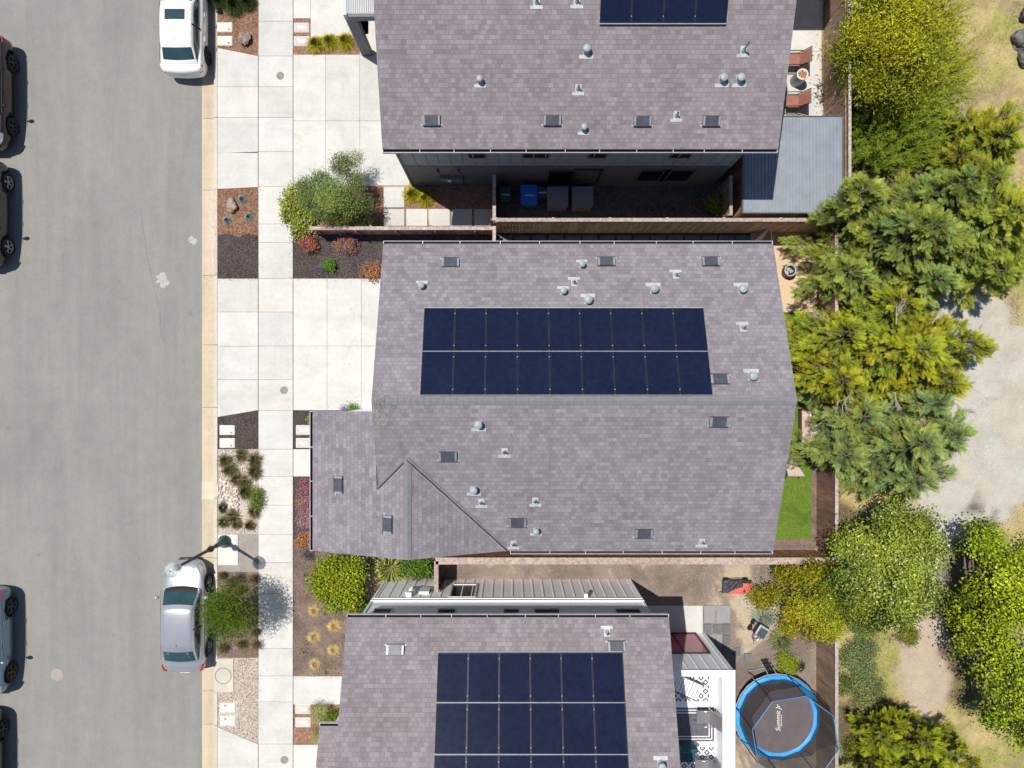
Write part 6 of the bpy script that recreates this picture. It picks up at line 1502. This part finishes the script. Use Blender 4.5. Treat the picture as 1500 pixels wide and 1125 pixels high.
# dry grass over the field, greener in patches
def grass_field():
    n = 90000; x = rng.uniform(12.95,23.5,n); y = rng.uniform(-17,17.2,n); keep=[]; C=[]
    xs=[];
    for i in range(n):
        d = pdist(x[i],y[i],GPW[0]) + .55*fbm(x[i],y[i],.9,4,11)
        if d < -.12 and random.random() > .025: continue
        if fbm(x[i],y[i],1.3,3,31) < -.25: continue
        g = max(0,min(1,.5+1.2*fbm(x[i],y[i],.55,3,3))); k = random.uniform(.7,1.2)
        c = (.50*(1-g)+.24*g, .41*(1-g)+.30*g, .20*(1-g)+.07*g); keep.append(i); C.append((c[0]*k,c[1]*k,c[2]*k))
    k = len(keep); P = np.stack([x[keep],y[keep],np.full(k,.0)],1); D = nrm(rng.normal(size=(k,3))*np.array([1,1,.35])+np.array([0,0,.25])); U = side_of(D,nrm(np.array([0,0,1.0])+rng.normal(size=(k,3))*.5))
    return tag(quads('dry_grass', leaf_quads(P,D,U,rng.uniform(.05,.13,k),np.full(k,.018)), np.array(C), MT['leafdull']), kind='stuff')
grass_field()
def turf():
    x0,x1,y0,y1 = rect(1140,458,1188,790); n = 26000; P = np.stack([rng.uniform(x0,x1,n),rng.uniform(y0,y1,n),np.full(n,-.012)],1)
    D = nrm(rng.normal(size=(n,3))*.5+np.array([0,0,.8])); U = side_of(D,rdir(n)); C = np.array([(.10,.215,.012)])*rng.uniform(.6,1.25,(n,1))
    C[rng.random(n)<.04] = (.36,.36,.12); return tag(quads('turf_blades', leaf_quads(P,D,U,rng.uniform(.03,.05,n),np.full(n,.012)), C, MT['leaf']), kind='stuff')
turf()

# leaf litter and twigs blown over the pavement, the roof corner and the gutter pan
litter('leaf_litter',(318,408,545,601),260,[(.30,.22,.14),(.22,.17,.11),(.40,.33,.22)],.035,.001)
litter('leaf_litter',(380,0,429,1125),300,[(.30,.22,.14),(.20,.15,.10),(.36,.33,.16)],.03,.001)
litter('leaf_litter',(430,84,545,272),180,[(.30,.22,.14),(.20,.15,.10),(.30,.33,.14)],.035,.001)
litter('leaf_litter',(300,-5,313,1130),900,[(.30,.22,.14),(.16,.12,.08),(.36,.30,.2)],.03,-.138)
litter('leaf_litter',(1155,32,1203,168),160,[(.30,.22,.14),(.4,.3,.12)],.03,.001)
P_ = []
for k in range(170):
    x = random.gauss(-4.15,.16); y = random.gauss(-.75,.5); P_.append((x,y,(midS if y < -.52 else midN).z(x,y)+.02+(.06 if abs(y+.52)<.22 else 0)))
P_ = np.array([p for p in P_ if p[0] > -4.31]); nL = len(P_); D_ = rdir(nL); D_[:,2] *= .3; D_ = nrm(D_)
tag(quads('leaf_litter', leaf_quads(P_,D_,side_of(D_,np.array([0,0,1.0])[None]+rng.normal(size=(nL,3))*.3),rng.uniform(.02,.06,nL),rng.uniform(.01,.03,nL)), np.array([(.42,.34,.25)])*rng.uniform(.6,1.3,(nL,1)), MT['leafdull'], None), kind='stuff')

# bark and soil kicked out over the pavement edges
for r4,c in (((372,276,386,408),DK),((424,345,433,408),DK),((424,690,433,985),DK),((372,842,384,962),DK),((318,402,378,412),DK),((430,403,548,413),DK),((312,276,321,408),DK),((430,985,498,995),DK),((372,660,386,782),[(.52,.45,.37),(.4,.34,.28)]),((374,965,384,1088),[(.42,.35,.29),(.52,.45,.38)])):
    litter('stray_chips', r4, 150, [tuple(q*1.6 for q in k) for k in c] if c is DK else c, .032, .002)
# seedlings and small weeds in the long bed
for i,(px,py) in enumerate([(447,842),(476,899),(445,955),(478,985)]):
    tuft('weed',['small dry weed left of the lime shrub','small weed just above the middle golden tufts','small weed by the sidewalk near the lowest golden tufts','small weed at the corner of the front path'][i],px,py,.13,70,(.16,.15,.06),(.40,.36,.18),h=.1,w=.006,group='small weeds in the long front bed',cat='weed')

# ================================================================ CAMERA AND LIGHT
cam = bpy.data.cameras.new('camera'); co = bpy.data.objects.new('camera', cam); COL.objects.link(co)
co.location = (0,0,H); co.rotation_euler = (0,0,0); cam.sensor_width = 36; cam.lens = 36*F/1500; cam.clip_start = .1; cam.clip_end = 1200
sc.camera = co
sd = Vector((-SUNX, -SUNY, 1)).normalized()
el = math.asin(sd.z); az = math.atan2(sd.x, sd.y)
sl = bpy.data.lights.new('sun', 'SUN'); sl.energy = 5.0; sl.angle = math.radians(.5); sl.color = (1,.955,.89)
so = bpy.data.objects.new('sun', sl); COL.objects.link(so); so.rotation_euler = sd.to_track_quat('Z','Y').to_euler(); so.location = sd*40
wd = bpy.data.worlds.new('World'); sc.world = wd; wd.use_nodes = True; T = wd.node_tree
sk = T.nodes.new('ShaderNodeTexSky'); sk.sky_type = 'NISHITA'; sk.sun_disc = False; sk.sun_elevation = el; sk.sun_rotation = az
sk.air_density = 1.0; sk.dust_density = .6; sk.ozone_density = 1.5
bg = T.nodes['Background']; bg.inputs[1].default_value = .085; T.links.new(sk.outputs[0], bg.inputs[0])
sc.view_settings.view_transform = 'Standard'; sc.view_settings.look = 'None'; sc.view_settings.exposure = 0; sc.view_settings.gamma = 1
sc.render.engine = 'CYCLES'; sc.cycles.max_bounces = 6; sc.cycles.transparent_max_bounces = 12
